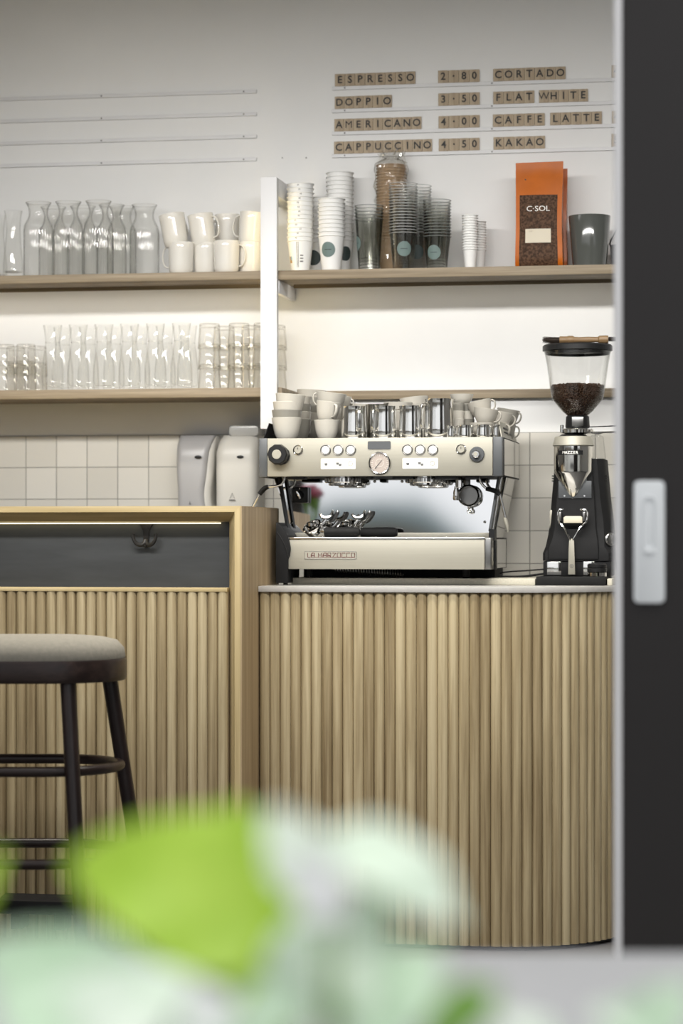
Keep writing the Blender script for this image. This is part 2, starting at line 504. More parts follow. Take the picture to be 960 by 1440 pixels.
leaf_mat('leaf_lime', (0.42, 0.64, 0.04), (0.58, 0.78, 0.12), 0.4)
leaf_mat('leaf_green', (0.16, 0.34, 0.05), (0.26, 0.46, 0.08), 0.4)
leaf_mat('leaf_mint', (0.50, 0.68, 0.48), (0.70, 0.84, 0.68), 0.3)
leaf_mat('leaf_pale', (0.74, 0.86, 0.72), (0.86, 0.92, 0.84), 0.3)
leaf_mat('petal_white', (0.78, 0.80, 0.80), (0.86, 0.86, 0.87), 0.3)
leaf_mat('petal_pink', (0.42, 0.07, 0.14), (0.55, 0.12, 0.2), 0.3)

# tiles: square glazed tiles with grey joints, in metres on the wall
m_ = Mat('glazed_tile', (0.66, 0.635, 0.57), 0.16)
tc = m_.add('ShaderNodeTexCoord'); sp = m_.add('ShaderNodeSeparateXYZ'); m_.l.new(tc.outputs['Object'], sp.inputs[0])


def _joint(m, out, phase, pitch, half):
    a = m.add('ShaderNodeMath', operation='ADD'); a.inputs[1].default_value = -phase + pitch * 200
    m.l.new(out, a.inputs[0])
    d = m.add('ShaderNodeMath', operation='MODULO'); d.inputs[1].default_value = pitch; m.l.new(a.outputs[0], d.inputs[0])
    s = m.add('ShaderNodeMath', operation='SUBTRACT'); s.inputs[1].default_value = pitch / 2; m.l.new(d.outputs[0], s.inputs[0])
    b = m.add('ShaderNodeMath', operation='ABSOLUTE'); m.l.new(s.outputs[0], b.inputs[0])
    g = m.add('ShaderNodeMapRange'); g.inputs['From Min'].default_value = pitch / 2 - half - 0.0006; g.inputs['From Max'].default_value = pitch / 2 - half + 0.0006
    m.l.new(b.outputs[0], g.inputs['Value'])
    fl = m.add('ShaderNodeMath', operation='DIVIDE'); fl.inputs[1].default_value = pitch; m.l.new(a.outputs[0], fl.inputs[0])
    ff = m.add('ShaderNodeMath', operation='FLOOR'); m.l.new(fl.outputs[0], ff.inputs[0])
    return g.outputs[0], ff.outputs[0]


gx, ix = _joint(m_, sp.outputs['X'], -2.358, 0.10053, 0.0014)
gz, iz = _joint(m_, sp.outputs['Z'], 1.4863, 0.1009, 0.0014)
mxx = m_.add('ShaderNodeMath', operation='MAXIMUM'); m_.l.new(gx, mxx.inputs[0]); m_.l.new(gz, mxx.inputs[1])
cb = m_.add('ShaderNodeCombineXYZ'); m_.l.new(ix, cb.inputs[0]); m_.l.new(iz, cb.inputs[1])
wnz = m_.add('ShaderNodeTexWhiteNoise'); m_.l.new(cb.outputs[0], wnz.inputs['Vector'])
rt = m_.ramp(wnz.outputs['Value'], [(0.0, (0.60, 0.575, 0.515)), (1.0, (0.67, 0.645, 0.585))])
mc = m_.add('ShaderNodeMix', data_type='RGBA'); m_.l.new(mxx.outputs[0], mc.inputs[0]); m_.l.new(rt.outputs[0], mc.inputs[6]); mc.inputs[7].default_value = (0.27, 0.26, 0.235, 1)
m_.l.new(mc.outputs[2], m_.b.inputs['Base Color'])
rr_ = m_.add('ShaderNodeMapRange'); rr_.inputs['To Min'].default_value = 0.2; rr_.inputs['To Max'].default_value = 0.8; m_.l.new(mxx.outputs[0], rr_.inputs['Value']); m_.l.new(rr_.outputs[0], m_.b.inputs['Roughness'])
inv = m_.add('ShaderNodeMath', operation='SUBTRACT'); inv.inputs[0].default_value = 1.0; m_.l.new(mxx.outputs[0], inv.inputs[1]); m_.bump(inv.outputs[0], 0.5, 0.0015)
# ================================================================== the room
FAC = -2.82                                                          # the glazed front of the room, where the sliding door stands
def sbox(name, m, *a, bev=0): return struct(MB().box(*a, bev=bev).build(name, m))
sbox('floor', 'floor_stone', -4.6, 2.6, FAC - 0.1, 0.0, -0.1, 0.0)
sbox('wall_back', 'wall_paint', -4.6, 2.6, 0.0, 0.15, 0.0, 3.0)
sbox('wall_left', 'wall_paint', -4.75, -4.6, FAC, 0.15, 0.0, 3.0)
sbox('wall_right', 'wall_paint', 2.6, 2.75, FAC, 0.15, 0.0, 3.0)
sbox('ceiling', 'ceiling_paint', -4.75, 2.75, FAC - 0.1, 0.15, 3.0, 3.1)
sbox('wall_front', 'wall_paint', -4.75, 2.75, FAC - 0.1, FAC + 0.1, 2.62, 3.0)
sbox('wall_front_left', 'wall_paint', -4.6, -3.3, FAC - 0.1, FAC + 0.1, 0.0, 2.62)
sbox('wall_front_right', 'wall_paint', 1.7, 2.6, FAC - 0.1, FAC + 0.1, 0.0, 2.62)
sbox('ground', 'paving', -14, 14, -22, FAC - 0.1, -0.16, -0.02)
sbox('trim_tiles', 'glazed_tile', -4.6, 2.6, -0.008, 0.0, 0.0, AZ(5, 613.3, 0))

for k, (xa, xb) in enumerate(((-3.3, -1.85), (0.75, 1.7))):
    w_ = struct(bpy.data.objects.new(f'window_{k + 1}', None)); C.objects.link(w_); w_.location = (xa, FAC, 0)
    n_ = 3 if k == 0 else 2
    for i in range(n_ + 1):
        x = xa + 0.03 + (xb - xa - 0.06) * i / n_
        MB().box(x - 0.03, x + 0.03, FAC - 0.03, FAC + 0.03, 0.0, 2.619, 0.003).build('mullion', 'door_anthracite', w_, w_.location)
    MB().box(xa, xb, FAC - 0.025, FAC + 0.025, 0.0, 0.07).build('bottom_rail', 'door_anthracite', w_, w_.location)
    MB().box(xa + 0.02, xb - 0.02, FAC - 0.003, FAC + 0.003, 0.0705, 2.619).build('pane', 'clear_glass', w_, w_.location)

# ------------------------------------------------------------------ sliding door with its pull
DY = FAC
xl = AX(863.5, DY); xe = AX(875.5, DY)
zb = AZ(868, 1352, DY)
dr = struct(bpy.data.objects.new('door_1', None)); C.objects.link(dr); dr.location = (xl, DY, 0)
MB().box(xe, xe + 1.05, DY - 0.02, DY + 0.03, 0.0, 2.6, 0.002).build('door_panel', 'door_anthracite', dr, dr.location)
MB().box(xl, xe, DY - 0.022, DY + 0.032, 0.0, 2.6, 0.003).build('edge_strip', 'door_edge', dr, dr.location)
h0, h1 = A(891, 848, DY - 0.02), A(934.5, 676, DY - 0.02)
hx0, hx1, hz0, hz1 = h0.x, h1.x, h0.z, h1.z
hy = DY - 0.02
def rrect(x0, x1, z0, z1, r, n=5):
    p = []
    for cx, cz, a in ((x1 - r, z0 + r, -90), (x1 - r, z1 - r, 0), (x0 + r, z1 - r, 90), (x0 + r, z0 + r, 180)):
        for i in range(n + 1):
            t = R(a + 90 * i / n); p.append((cx + r * math.cos(t), cz + r * math.sin(t)))
    return p
hp = MB().prism(rrect(hx0, hx1, hz0, hz1, 0.010), 'Y', hy - 0.008, hy, 0.002).build('handle', 'handle_white', dr, dr.location)
rim = MB()
w = hx1 - hx0
za, zb2 = hz0 + (hz1 - hz0) * 0.44, hz1 - (hz1 - hz0) * 0.13
ring = rrect(hx0 + w * 0.30, hx1 - w * 0.30, za, zb2, w * 0.19)
rim.tube([(x, hy - 0.009, z) for x, z in ring], 0.0022, 8, closed=True)
rim.build('recess_rim', 'handle_white', hp, dr.location)
MB().sphere((0.5 * (hx0 + hx1), hy - 0.008, za - 0.004), w * 0.24, 1, 0.28, 0.42).build('finger_catch', 'handle_white', hp, dr.location)

# ------------------------------------------------------------------ shelves, post, lights
ZU = AZ(200, 384, -0.27); ZL = AZ(200, 546.7, -0.27)
PX0, PX1 = AX(366, -0.29), AX(389, -0.29)
def shelf(name, label, x0, x1, ztop, th, y0=-0.27, led=True):
    t = thing(name, label, 'shelf', ((x0 + x1) / 2, 0, ztop - th))
    MB().box(x0, x1, y0, -0.001, ztop - th, ztop, 0.0012).build('board', 'shelf_oak', t, t.location)
    return t
s1 = shelf('wall_shelf', 'upper oak shelf holding ribbed carafes and white mugs', -3.4, PX0 + 0.004, ZU, 0.025)
s2 = shelf('wall_shelf', 'oak shelf holding paper cup stacks and orange coffee bag', AX(391, -0.27), AX(905, -0.27), ZU, 0.028)
s3 = shelf('wall_shelf', 'lower oak shelf holding clear glasses, above the tiles', -3.4, AX(396, -0.27), ZL, 0.028)
led = MB().box(-3.3, PX0 - 0.02, -0.12, -0.092, ZU - 0.031, ZU - 0.0255); led.build('led_strip', 'led_soft', s1, s1.location)
MB().box(-3.3, PX0 - 0.02, -0.126, -0.1205, ZU - 0.037, ZU - 0.0255).build('light_shield', 'shelf_oak', s1, s1.location)
led = MB().box(AX(400, -0.27), AX(900, -0.27), -0.12, -0.109, ZU - 0.034, ZU - 0.0285); led.build('led_strip', 'led_soft', s2, s2.location)
MB().box(AX(400, -0.27), AX(900, -0.27), -0.126, -0.1205, ZU - 0.040, ZU - 0.0285).build('light_shield', 'shelf_oak', s2, s2.location)
lz = AZ(700, 547.5, -0.02)
lg = MB().box(AX(396, -0.27) + 0.03, AX(905, -0.02), -0.022, 0.0, lz - 0.027, lz, 0.001).build('wall_ledge', 'shelf_oak')
tag(lg, 'narrow oak strip on the wall behind the espresso machine cups', 'ledge')

zt, zbp = AZ(377, 249, -0.29), AZ(377, 603, -0.29)
p = thing('shelf_post', 'white upright post between the shelves, with arms to the wall', 'post', ((PX0 + PX1) / 2, -0.29, zbp))
MB().box(PX0, PX1, -0.29, -0.262, zbp, zt, 0.0015).build('upright', 'white_lacquer', p, p.location)
MB().box(PX0 + 0.002, PX1, -0.2615, -0.001, zt - 0.055, zt, 0.0015).build('arm', 'white_lacquer', p, p.location)
ax0 = PX1 - 0.012
MB().box(ax0, ax0 + 0.014, -0.2615, -0.001, ZU - 0.068, ZU - 0.0265, 0.001).build('arm', 'white_lacquer', p, p.location)
MB().box(PX0 + 0.012, PX1 - 0.02, -0.2615, -0.256, ZL + 0.03, ZU - 0.07).build('led_strip', 'led_warm', p, p.location)
MB().box(PX0 + 0.012, PX1 - 0.02, -0.2615, -0.256, ZU + 0.01, zt - 0.058).build('led_strip', 'led_post', p, p.location)

# ------------------------------------------------------------------ menu rails and letter tiles
RY = -0.0075
def rail(label, p0, p1, screws, y0=RY):
    a, b = A(*p0, y0), A(*p1, y0)
    z = a.z
    t = thing('menu_rail', label, 'rail', (a.x, 0, z), 'white letter rails on the wall')
    m = MB().box(a.x, b.x, y0, -0.0008, z - 0.0056, z + 0.0056, 0.0006, 1)
    m.build('ledge', 'rail_left', t, t.location)
    for px in screws:
        q = A(px, p0[1], y0); MB().cyl((q.x, y0 - 0.001, z), (q.x, y0 + 0.0005, z), 0.0029, seg=12).build('screw', 'screw_grey', t, t.location)
    return z + 0.0056
NM = ['topmost', 'second', 'third', 'lowest']
for i in range(4):
    y = [139.8, 171.0, 202.0, 233.5][i]
    rail(f'empty white letter rail above the carafes, {NM[i]} of four', (-10, y), (360.5, y), [142.5, 342.5])
rz = []
for i in range(4):
    y = [124.2, 156.0, 187.6, 219.3][i]
    rz.append(rail(f'white letter rail carrying menu tiles, {NM[i]} of four', (466.5, y), (905, y), [484.5, 691.5]))
def word(w, row, px0, px1, line, scale=1.0):
    n = len(w)
    tw = (px1 - px0) / n
    for i, ch in enumerate(w):
        x0, x1 = AX(px0 + i * tw + 0.15, -0.0075), AX(px0 + (i + 1) * tw - 0.15, -0.0075)
        z0 = rz[row] + 0.0004; hgt = 0.0385 + random.uniform(-0.0003, 0.0003)
        nm = 'the dot' if ch == '\u00b7' else ('digit ' + ch if ch.isdigit() else 'letter ' + ch)
        pos = f'{ORD[i + 1]} tile' if n > 1 else 'only tile'
        t = thing('letter_tile', f'square wooden tile with {nm}, {pos} of {line}', 'letter tile', ((x0 + x1) / 2, -0.0075, z0), 'wooden menu letter tiles')
        b = MB().box(x0, x1, -0.0070, -0.0035, z0, z0 + hgt, 0.0006, 1).build('tile', 'tile_wood', t, t.location)
        b.data.transform(Matrix.Translation((0, 0, 0)))
        text_mesh('letter', ch, 0.0315, 'letter_black', t, (0, 0.0002, hgt * 0.5), 0.0003, bold=0.001 if ch == '\u00b7' else (0.0 if ch in 'MW' else 0.0006))
random.seed(4)
word('ESPRESSO', 0, 470.5, 583.8, 'the word ESPRESSO'); word('2\u00b780', 0, 615.5, 674, 'the price 2.80'); word('CORTADO', 0, 693, 795, 'the word CORTADO')
word('DOPPIO', 1, 470.3, 550.7, 'the word DOPPIO'); word('3\u00b750', 1, 615.8, 674.3, 'the price 3.50'); word('FLAT', 1, 693, 751, 'the word FLAT'); word('WHITE', 1, 757.5, 826.5, 'the word WHITE')
word('AMERICANO', 2, 469.7, 592.3, 'the word AMERICANO'); word('4\u00b700', 2, 616.2, 674, 'the price 4.00'); word('CAFFE', 2, 692.6, 765.7, 'the word CAFFE'); word('LATTE', 2, 773, 846, 'the word LATTE')
word('CAPPUCCINO', 3, 469.3, 607.2, 'the word CAPPUCCINO'); word('4\u00b750', 3, 616.5, 674, 'the price 4.50'); word('KAKAO', 3, 693.5, 766, 'the word KAKAO')
word('4', 0, 859.6, 874, 'the half hidden CORTADO price'); word('4', 2, 860, 874.5, 'the half hidden LATTE price'); word('5', 3, 859.5, 874, 'the half hidden KAKAO price')
for px, nm in ((397, 'nearer the post'), (430.5, 'nearer the menu')):
    q = A(px, 222, 0)
    tag(MB().cyl((q.x, -0.003, q.z), (q.x, 0, q.z), 0.0022, seg=10).build('wall_screw', 'screw_grey'), f'tiny dark screw in the bare wall above the post, {nm}', 'screw')

# ================================================================== bar with frame and niche
BY = -0.9
BX = AX(338, BY); BB = -0.38
bz = AZ(330, 711.5, BY)
bar = thing('bar_counter', 'oak bar counter with framed niche above fluted front', 'bar counter', (BX - 0.6, BY, 0))
bl = bar.location
XL = -3.4
fw, fd, ch = SZ(330, BY) * 8.2, 0.05, 0.026                          # face strip width, depth of the splay, its inset
zf = bz - fw
nY = BY + fd
# frame: face strip + splayed inner faces, top and upright
def splay_top(): return [(BY, bz), (BB, bz), (BB, bz - fw - ch - 0.012), (nY + 0.004, bz - fw - ch), (nY, bz - fw - ch), (BY, bz - fw)]
top = MB()
# the top member's section, mitred at its end
sec = splay_top()
def yoff(y, z):                                                       # where the 45 degree mitre cuts for a given section point
    return BX - max(0.0, (bz - z))
b = bmesh.new()
v0 = [b.verts.new((XL, y, z)) for y, z in sec]; v1 = [b.verts.new((yoff(y, z), y, z)) for y, z in sec]
b.faces.new(v0); b.faces.new(v1[::-1])
for i in range(len(sec)): b.faces.new((v0[i], v1[i], v1[(i + 1) % len(sec)], v0[(i + 1) % len(sec)]))
bmesh.ops.recalc_face_normals(b, faces=b.faces)
top._merge(b); top.build('frame_top', 'oak_front', bar, bl)
post = MB()
sx = [(BX, BY), (BX, nY + 0.004), (BX - fw - ch, nY + 0.004), (BX - fw - ch, nY), (BX - fw, BY)]
b = bmesh.new()
v0 = [b.verts.new((x, y, 0.02)) for x, y in sx]; v1 = [b.verts.new((x, y, bz - (BX - x) - 0.0002)) for x, y in sx]
b.faces.new(v0); b.faces.new(v1[::-1])
for i in range(len(sx)): b.faces.new((v0[i], v1[i], v1[(i + 1) % len(sx)], v0[(i + 1) % len(sx)]))
bmesh.ops.recalc_face_normals(b, faces=b.faces)
post._merge(b); post.build('frame_post', 'oak_post', bar, bl)
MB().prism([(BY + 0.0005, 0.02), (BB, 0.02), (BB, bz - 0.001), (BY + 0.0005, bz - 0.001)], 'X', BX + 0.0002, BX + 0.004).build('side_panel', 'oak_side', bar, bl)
NX = BX - fw - ch
z_n0 = AZ(200, 826, nY); z_l0 = AZ(200, 832, BY + 0.02)
MB().box(XL, NX, nY + 0.03, nY + 0.042, z_n0 - 0.02, bz - fw - ch - 0.002).build('niche_back', 'niche_slate', bar, bl)
MB().box(XL, NX - 0.0002, BY + 0.022, nY + 0.029, z_l0, z_n0, 0.001).build('niche_ledge', 'oak_front', bar, bl)
MB().box(XL, NX - 0.03, nY + 0.012, nY + 0.026, bz - fw - ch - 0.0065, bz - fw - ch - 0.003).build('led_strip', 'led_bar', bar, bl)


def fluted(path, z0, z1, pitch, rad, seed):
    """a sheet of half-round slats along a list of (x, y, nx, ny) given every pitch: one mesh, one value 'slat' per slat"""
    b = bmesh.new(); lay = b.faces.layers.float.new('slat'); rnd = random.Random(seed)
    cols = []; ids = []
    K = 9
    for i, (x, y, nx, ny) in enumerate(path):
        tx, ty = -ny, nx
        for k in range(K + 1):
            t = PI * k / K
            u = -math.cos(t) * pitch / 2 * 0.985; w_ = math.sin(t) * rad
            px_, py_ = x + tx * u + nx * w_, y + ty * u + ny * w_
            cols.append((b.verts.new((px_, py_, z0)), b.verts.new((px_, py_, z1)))); ids.append(i)
    val = [rnd.random() for _ in path]
    for j in range(len(cols) - 1):
        f = b.faces.new((cols[j][0], cols[j + 1][0], cols[j + 1][1], cols[j][1])); f[lay] = val[ids[j]]
    # back side closes the sheet
    back = []
    for i, (x, y, nx, ny) in enumerate(path): back.append((b.verts.new((x - nx * 0.006, y - ny * 0.006, z0)), b.verts.new((x - nx * 0.006, y - ny * 0.006, z1))))
    for j in range(len(back) - 1):
        f = b.faces.new((back[j + 1][0], back[j][0], back[j][1], back[j + 1][1])); f[lay] = 0.5
    for s in (0, 1):
        for i in range(len(path)):
            ring = [cols[i * (K + 1) + k][s] for k in range(K + 1)] + [back[i][s]]
            f = b.faces.new(ring if s else ring[::-1]); f[lay] = val[i]
    m = MB(); m.bm.free(); m.bm = b
    return m


n = int((NX - XL) / 0.0292)
path = [(NX - 0.0146 - i * 0.0292, BY + 0.035, 0, -1) for i in range(n)][::-1]
fluted(path, 0.03, z_l0 - 0.0005, 0.0292, 0.0125, 5).build('fluted_front', 'oak_slats', bar, bl, angle=50)
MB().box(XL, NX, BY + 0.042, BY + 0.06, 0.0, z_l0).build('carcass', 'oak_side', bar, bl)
# hook
hy0 = nY + 0.03
hc = A(206, 741, hy0)
hk = thing('coat_hook', 'black iron double coat hook in the dark bar niche', 'hook', (hc.x, hy0, hc.z))
m = MB()
zz = bz - fw - ch
m.prism([(hc.x - 0.024, zz - 0.004), (hc.x + 0.024, zz - 0.004), (hc.x + 0.016, zz - 0.012), (hc.x + 0.0085, zz - 0.026), (hc.x + 0.0075, zz - 0.058), (hc.x - 0.0075, zz - 0.058), (hc.x - 0.0085, zz - 0.026), (hc.x - 0.016, zz - 0.012)], 'Y', hy0 - 0.006, hy0 - 0.0005, 0.001)
m.build('back_plate', 'black_iron', hk, hk.location)
for s in (-1, 1):
    pts = [(hc.x, hy0 - 0.008, zz - 0.052), (hc.x + s * 0.005, hy0 - 0.016, zz - 0.066), (hc.x + s * 0.020, hy0 - 0.022, zz - 0.066), (hc.x + s * 0.030, hy0 - 0.024, zz - 0.055), (hc.x + s * 0.034, hy0 - 0.024, zz - 0.040), (hc.x + s * 0.032, hy0 - 0.024, zz - 0.034)]
    MB().tube(pts, [0.006, 0.006, 0.0055, 0.005, 0.0045, 0.005], 10, smooth=2).build('prong', 'black_iron', hk, hk.location)
MB().sphere((hc.x, hy0 - 0.012, zz - 0.068), 0.006).build('knob', 'black_iron', hk, hk.location)

# black footrest plate
fz = AZ(60, 1257, BY + 0.02)
ft = thing('footrest', 'black steel footrest low on the fluted bar front behind the stool', 'footrest', (AX(55, BY), BY, fz - 0.04))
MB().prism([(AX(4, BY), BY + 0.0215), (AX(108, BY), BY + 0.0215), (AX(115, BY - 0.12), BY - 0.12), (AX(-4, BY - 0.12), BY - 0.12)], 'Z', fz - 0.037, fz, 0.002).build('plate', 'black_matte', ft, ft.location)
for x in (AX(30, BY), AX(90, BY)):
    MB().box(x - 0.015, x + 0.015, BY - 0.05, BY + 0.0215, fz - 0.09, fz - 0.0375).build('bracket', 'black_matte', ft, ft.location)

# ================================================================== service counter with fluted curved front
CY = -0.68
CR = 0.36
cx1 = AX(690, CY)
czt = AZ(400, 832.5, CY); cst = AZ(400, 824.2, CY); czb = AZ(600, 1342, CY)
czb = max(czb, 0.012)
pit = 0.0302
path = []
x = BX + 0.006 + pit / 2
while x < cx1:
    path.append((x, CY + 0.0125, 0, -1)); x += pit
s0 = x - cx1
rr = CR - 0.0125
k = 0
while True:
    a = (s0 + k * pit) / CR
    if a > R(100): break
    path.append((cx1 + rr * math.sin(a), CY + CR - rr * math.cos(a), math.sin(a), -math.cos(a))); k += 1
ctr = thing('service_counter', 'oak fluted service counter with rounded end under the espresso machine', 'counter', (-1.0, CY, 0))
cl = ctr.location
fluted(path, czb, czt - 0.0005, pit, 0.0125, 11).build('fluted_front', 'oak_slats', ctr, cl, angle=50)
def outline(off, ytop, n=18):
    p = [(BX + 0.0055, ytop), (BX + 0.0055, CY - off)]
    for i in range(n + 1):
        a = R(90) * i / n
        p.append((cx1 + (CR + off) * math.sin(a), CY + CR - (CR + off) * math.cos(a)))
    p.append((cx1 + CR + off, ytop))
    return p
MB().prism(outline(-0.03, -0.012), 'Z', 0.0, czt - 0.001).build('carcass', 'charcoal', ctr, cl)
o = MB().prism(outline(0.006, -0.010, 24), 'Z', czt, cst, 0.001).build('worktop', 'stone_white')
tag(o, 'thin white stone worktop on the fluted service counter', 'worktop')
WZ = cst
# raised stone strips behind
RYs = -0.45
rz0 = WZ + 0.0006; rz1 = AZ(600, 813.2, RYs)
o = MB().box(AX(409, RYs), AX(752, RYs), RYs, -0.02, rz0, rz1, 0.001).build('stone_plinth', 'stone_beige'); tag(o, 'long beige stone slab on the worktop under the espresso machine', 'slab')
o = MB().box(AX(853.5, RYs), cx1 + 0.325, RYs, -0.02, rz0, rz1, 0.001).build('stone_plinth', 'stone_beige'); tag(o, 'short beige stone slab on the worktop at the door edge', 'slab')
# ================================================================== lathe goods
def cup_profile(rt, rb, h, t=0.0005, rim=0.0034, foot=0.002):
    p = [(0, foot + t), (rb - 0.002, foot + t), (rb - 0.002, 0.0), (rb, 0.0), (rb + 0.0002, foot)]
    p.append((rb + (rt - rb) * 0.5, h * 0.5)); p.append((rt, h - rim))
    for k in range(7):
        a = R(-90 + 240 * k / 6)
        p.append((rt + 0.0002 + rim * 0.62 * (math.cos(a) * 0.9 + 0.4), h - rim * 0.5 + rim * 0.5 * math.sin(a)))
    p.append((rt - t - 0.0001, h - rim * 1.2)); p.append((rb + (rt - rb) * 0.5 - t, h * 0.5)); p.append((rb - t - 0.0003, foot + t + 0.0008)); p.append((0, foot + t + 0.0004))
    return p


def pet_profile(rt, rb, h, t=0.0004):
    p = [(0, 0.004), (rb * 0.8, 0.003), (rb * 0.9, 0), (rb, 0.002), (rb + (rt - rb) * 0.62, h * 0.66), (rb + (rt - rb) * 0.70, h * 0.70), (rb + (rt - rb) * 0.98, h * 0.965), (rt, h * 0.97)]
    p += [(rt + 0.0014, h - 0.0022), (rt + 0.0020, h - 0.0010), (rt + 0.0014, h), (rt - 0.0004, h - 0.0004), (rt - t, h * 0.96)]
    p += [(rb + (rt - rb) * 0.70 - t, h * 0.70), (rb - t, 0.004)]
    return p


def disc_on(parent, r_at, z, ang, rad, m, name='logo', rt=None):
    """a round print wrapped on a cup side: r_at(z) gives the cup radius"""
    b = bmesh.new(); vs = []
    c = None
    def pt(u, v):
        r = r_at(z + v) + 0.0005; a = ang + u / r
        return (r * math.cos(a), r * math.sin(a), z + v)
    rings = [[b.verts.new(pt(0, 0))]]
    for q in range(1, 5): rings.append([b.verts.new(pt(rad * q / 4 * math.cos(2 * PI * k / 24), rad * q / 4 * math.sin(2 * PI * k / 24))) for k in range(24)])
    for k in range(24): b.faces.new((rings[0][0], rings[1][k], rings[1][(k + 1) % 24]))
    for a_, q_ in zip(rings[1:], rings[2:]):
        for k in range(24): b.faces.new((a_[k], a_[(k + 1) % 24], q_[(k + 1) % 24], q_[k]))
    m_ = MB(); m_.bm.free(); m_.bm = b
    return m_.build(name, m, parent)


def rect_on(parent, r_at, z, ang, w, h, m, name='print', nu=6):
    b = bmesh.new(); g = []
    for j in (0, 1):
        row = []
        for i in range(nu + 1):
            v = -h / 2 + h * j; r = r_at(z + v) + 0.0005; a = ang + (-w / 2 + w * i / nu) / r
            row.append(b.verts.new((r * math.cos(a), r * math.sin(a), z + v)))
        g.append(row)
    for i in range(nu): b.faces.new((g[0][i], g[0][i + 1], g[1][i + 1], g[1][i]))
    m_ = MB(); m_.bm.free(); m_.bm = b
    return m_.build(name, m, parent)


def stack(nm, what, px0, px1, ytop, yrim, ybase, Y, n, m, where, cat='cup', pet=False, base_ratio=0.72, logo=None, marks=False, zfloor=None, hide_base=False):
    """n nested cups standing on the shelf: px0..px1 the rim, ytop the top rim, yrim the rim of the lowest cup"""
    xc = (AX(px0, Y) + AX(px1, Y)) / 2
    rt = (AX(px1, Y) - AX(px0, Y)) / 2 - 0.0012
    zf = ZU + 0.0006 if zfloor is None else zfloor
    h = AZ(480, yrim, Y) - zf
    pitch = (AZ(480, ytop, Y) - AZ(480, yrim, Y)) / max(1, n - 1)
    rb = rt * base_ratio
    first = None
    for i in range(n):
        pos = 'lowest' if i == 0 else ('topmost' if i == n - 1 else f'{ORD[n - i]} from top')
        lab = f'{what}, {pos} in {where}'
        loc = (xc + random.uniform(-.0003, .0003), Y + random.uniform(-.0003, .0003), zf + i * pitch)
        if i == 0:
            t = thing(nm, lab, cat, loc, where)
            MB().lathe(pet_profile(rt, rb, h) if pet else cup_profile(rt, rb, h), seg=40).build('cup_wall', m, t, angle=50)
            if pet: MB().torus((0, 0, h - 0.0012), rt + 0.0012, 0.0014, seg=40, s2=8, flat=(1.25, 0.8)).build('rim', 'rim_smoke' if m == 'smoke_plastic' else 'rim_clear', t)
            first = t
        else:
            c = first.copy(); C.objects.link(c); c.location = loc; c.rotation_euler = (0, 0, random.uniform(0, 6))
            c['label'] = lab
            for ch_ in [q_ for q_ in first.children if q_.name.split('.')[0] in ('cup_wall', 'rim')]:
                w = ch_.copy(); C.objects.link(w); w.parent = c
        if marks and i:
            r_at = lambda z: rb + (rt - rb) * z / h
            a = R(-90 + TH * 0) + random.uniform(-.35, .25) - c.rotation_euler.z
            mk = MB()
            b1 = rect_on(c, r_at, h - pitch * 0.55, a, 0.0016, 0.005, 'cup_print', 'printed_bar', 1)
            rect_on(c, r_at, h - pitch * 0.55, a + 0.09, 0.0016, 0.005, 'cup_print', 'printed_bar', 1)
    r_at = (lambda z: rb + (rt - rb) * z / h)
    if logo:
        px, py, rp, lm = logo
        q = A(px, py, Y)
        s = max(-0.95, min(0.95, (q.x - xc) / (rt * 0.9)))
        ang = -PI / 2 + math.asin(s)
        zq = q.z - zf
        disc_on(first, r_at, zq, ang, rp * SZ(px, Y), lm)
        rect_on(first, lambda z: r_at(z) + 0.0003, zq, ang, rp * SZ(px, Y) * 0.95, 0.0022, 'logo_dark', 'logo_wording')
    return first, (rt, rb, h, xc, zf)


random.seed(8)
f1, d1 = stack('paper_cup', 'white paper cup with bar print', 404, 440.5, 257.5, 338, 378.5, -0.17, 14, 'paper_white', 'the stack beside the post', marks=True)
rt, rb, h, xc, zf = d1
r_at = lambda z: rb + (rt - rb) * z / h
for k in range(2):
    rect_on(f1, r_at, h * 0.55, -PI / 2 - 0.12 + k * 0.13, 0.0016, h * 0.78, 'cup_print', 'printed_line', 1)
q = A(411, 366.5, -0.17); rect_on(f1, r_at, q.z - zf, -PI / 2 - 0.86, 0.011, 0.020, 'print_ochre', 'picture_print', 3); rect_on(f1, lambda z: r_at(z) + 0.0003, q.z - zf + 0.004, -PI / 2 - 0.74, 0.006, 0.012, 'print_blue', 'picture_print', 3)
for k in range(3): rect_on(f1, r_at, q.z - zf - 0.006 + k * 0.009, -PI / 2 + 0.3, 0.010, 0.0035 if k else 0.004, 'cup_print', 'recycling_print', 3)
stack('paper_cup', 'white paper cup, dark logo stack', 429, 463, 278, 340, 377, -0.07, 12, 'paper_white', 'the half hidden second stack', logo=(443, 364, 10.5, 'logo_dark'))
stack('paper_cup', 'white paper cup, teal logo stack', 447.5, 484.5, 279.5, 332, 378, -0.19, 10, 'paper_white', 'the short front stack', logo=(463.7, 352.5, 10.5, 'logo_teal'))
stack('paper_cup', 'white paper cup, dark logo stack', 459, 496.5, 243, 338, 376, -0.08, 17, 'paper_white', 'the tallest white stack', logo=(488, 358, 10, 'logo_dark'))
stack('plastic_cup', 'grey clear plastic cup', 499, 538.5, 290.5, 309, 376, -0.17, 5, 'smoke_plastic', 'the short stack of five', pet=True, base_ratio=0.76, logo=(503, 343, 10, 'logo_teal'))
_, dk = stack('kraft_cup', 'brown kraft paper cup', 529.5, 571, 234.5, 338, 374, -0.07, 25, 'paper_kraft', 'the bagged brown stack')
stack('plastic_cup', 'clear plastic cup', 547, 586.5, 260.5, 330, 375.5, -0.19, 18, 'clear_plastic', 'the tall stack before the brown cups', pet=True, base_ratio=0.74, logo=(570.5, 351.5, 10.3, 'logo_teal'))
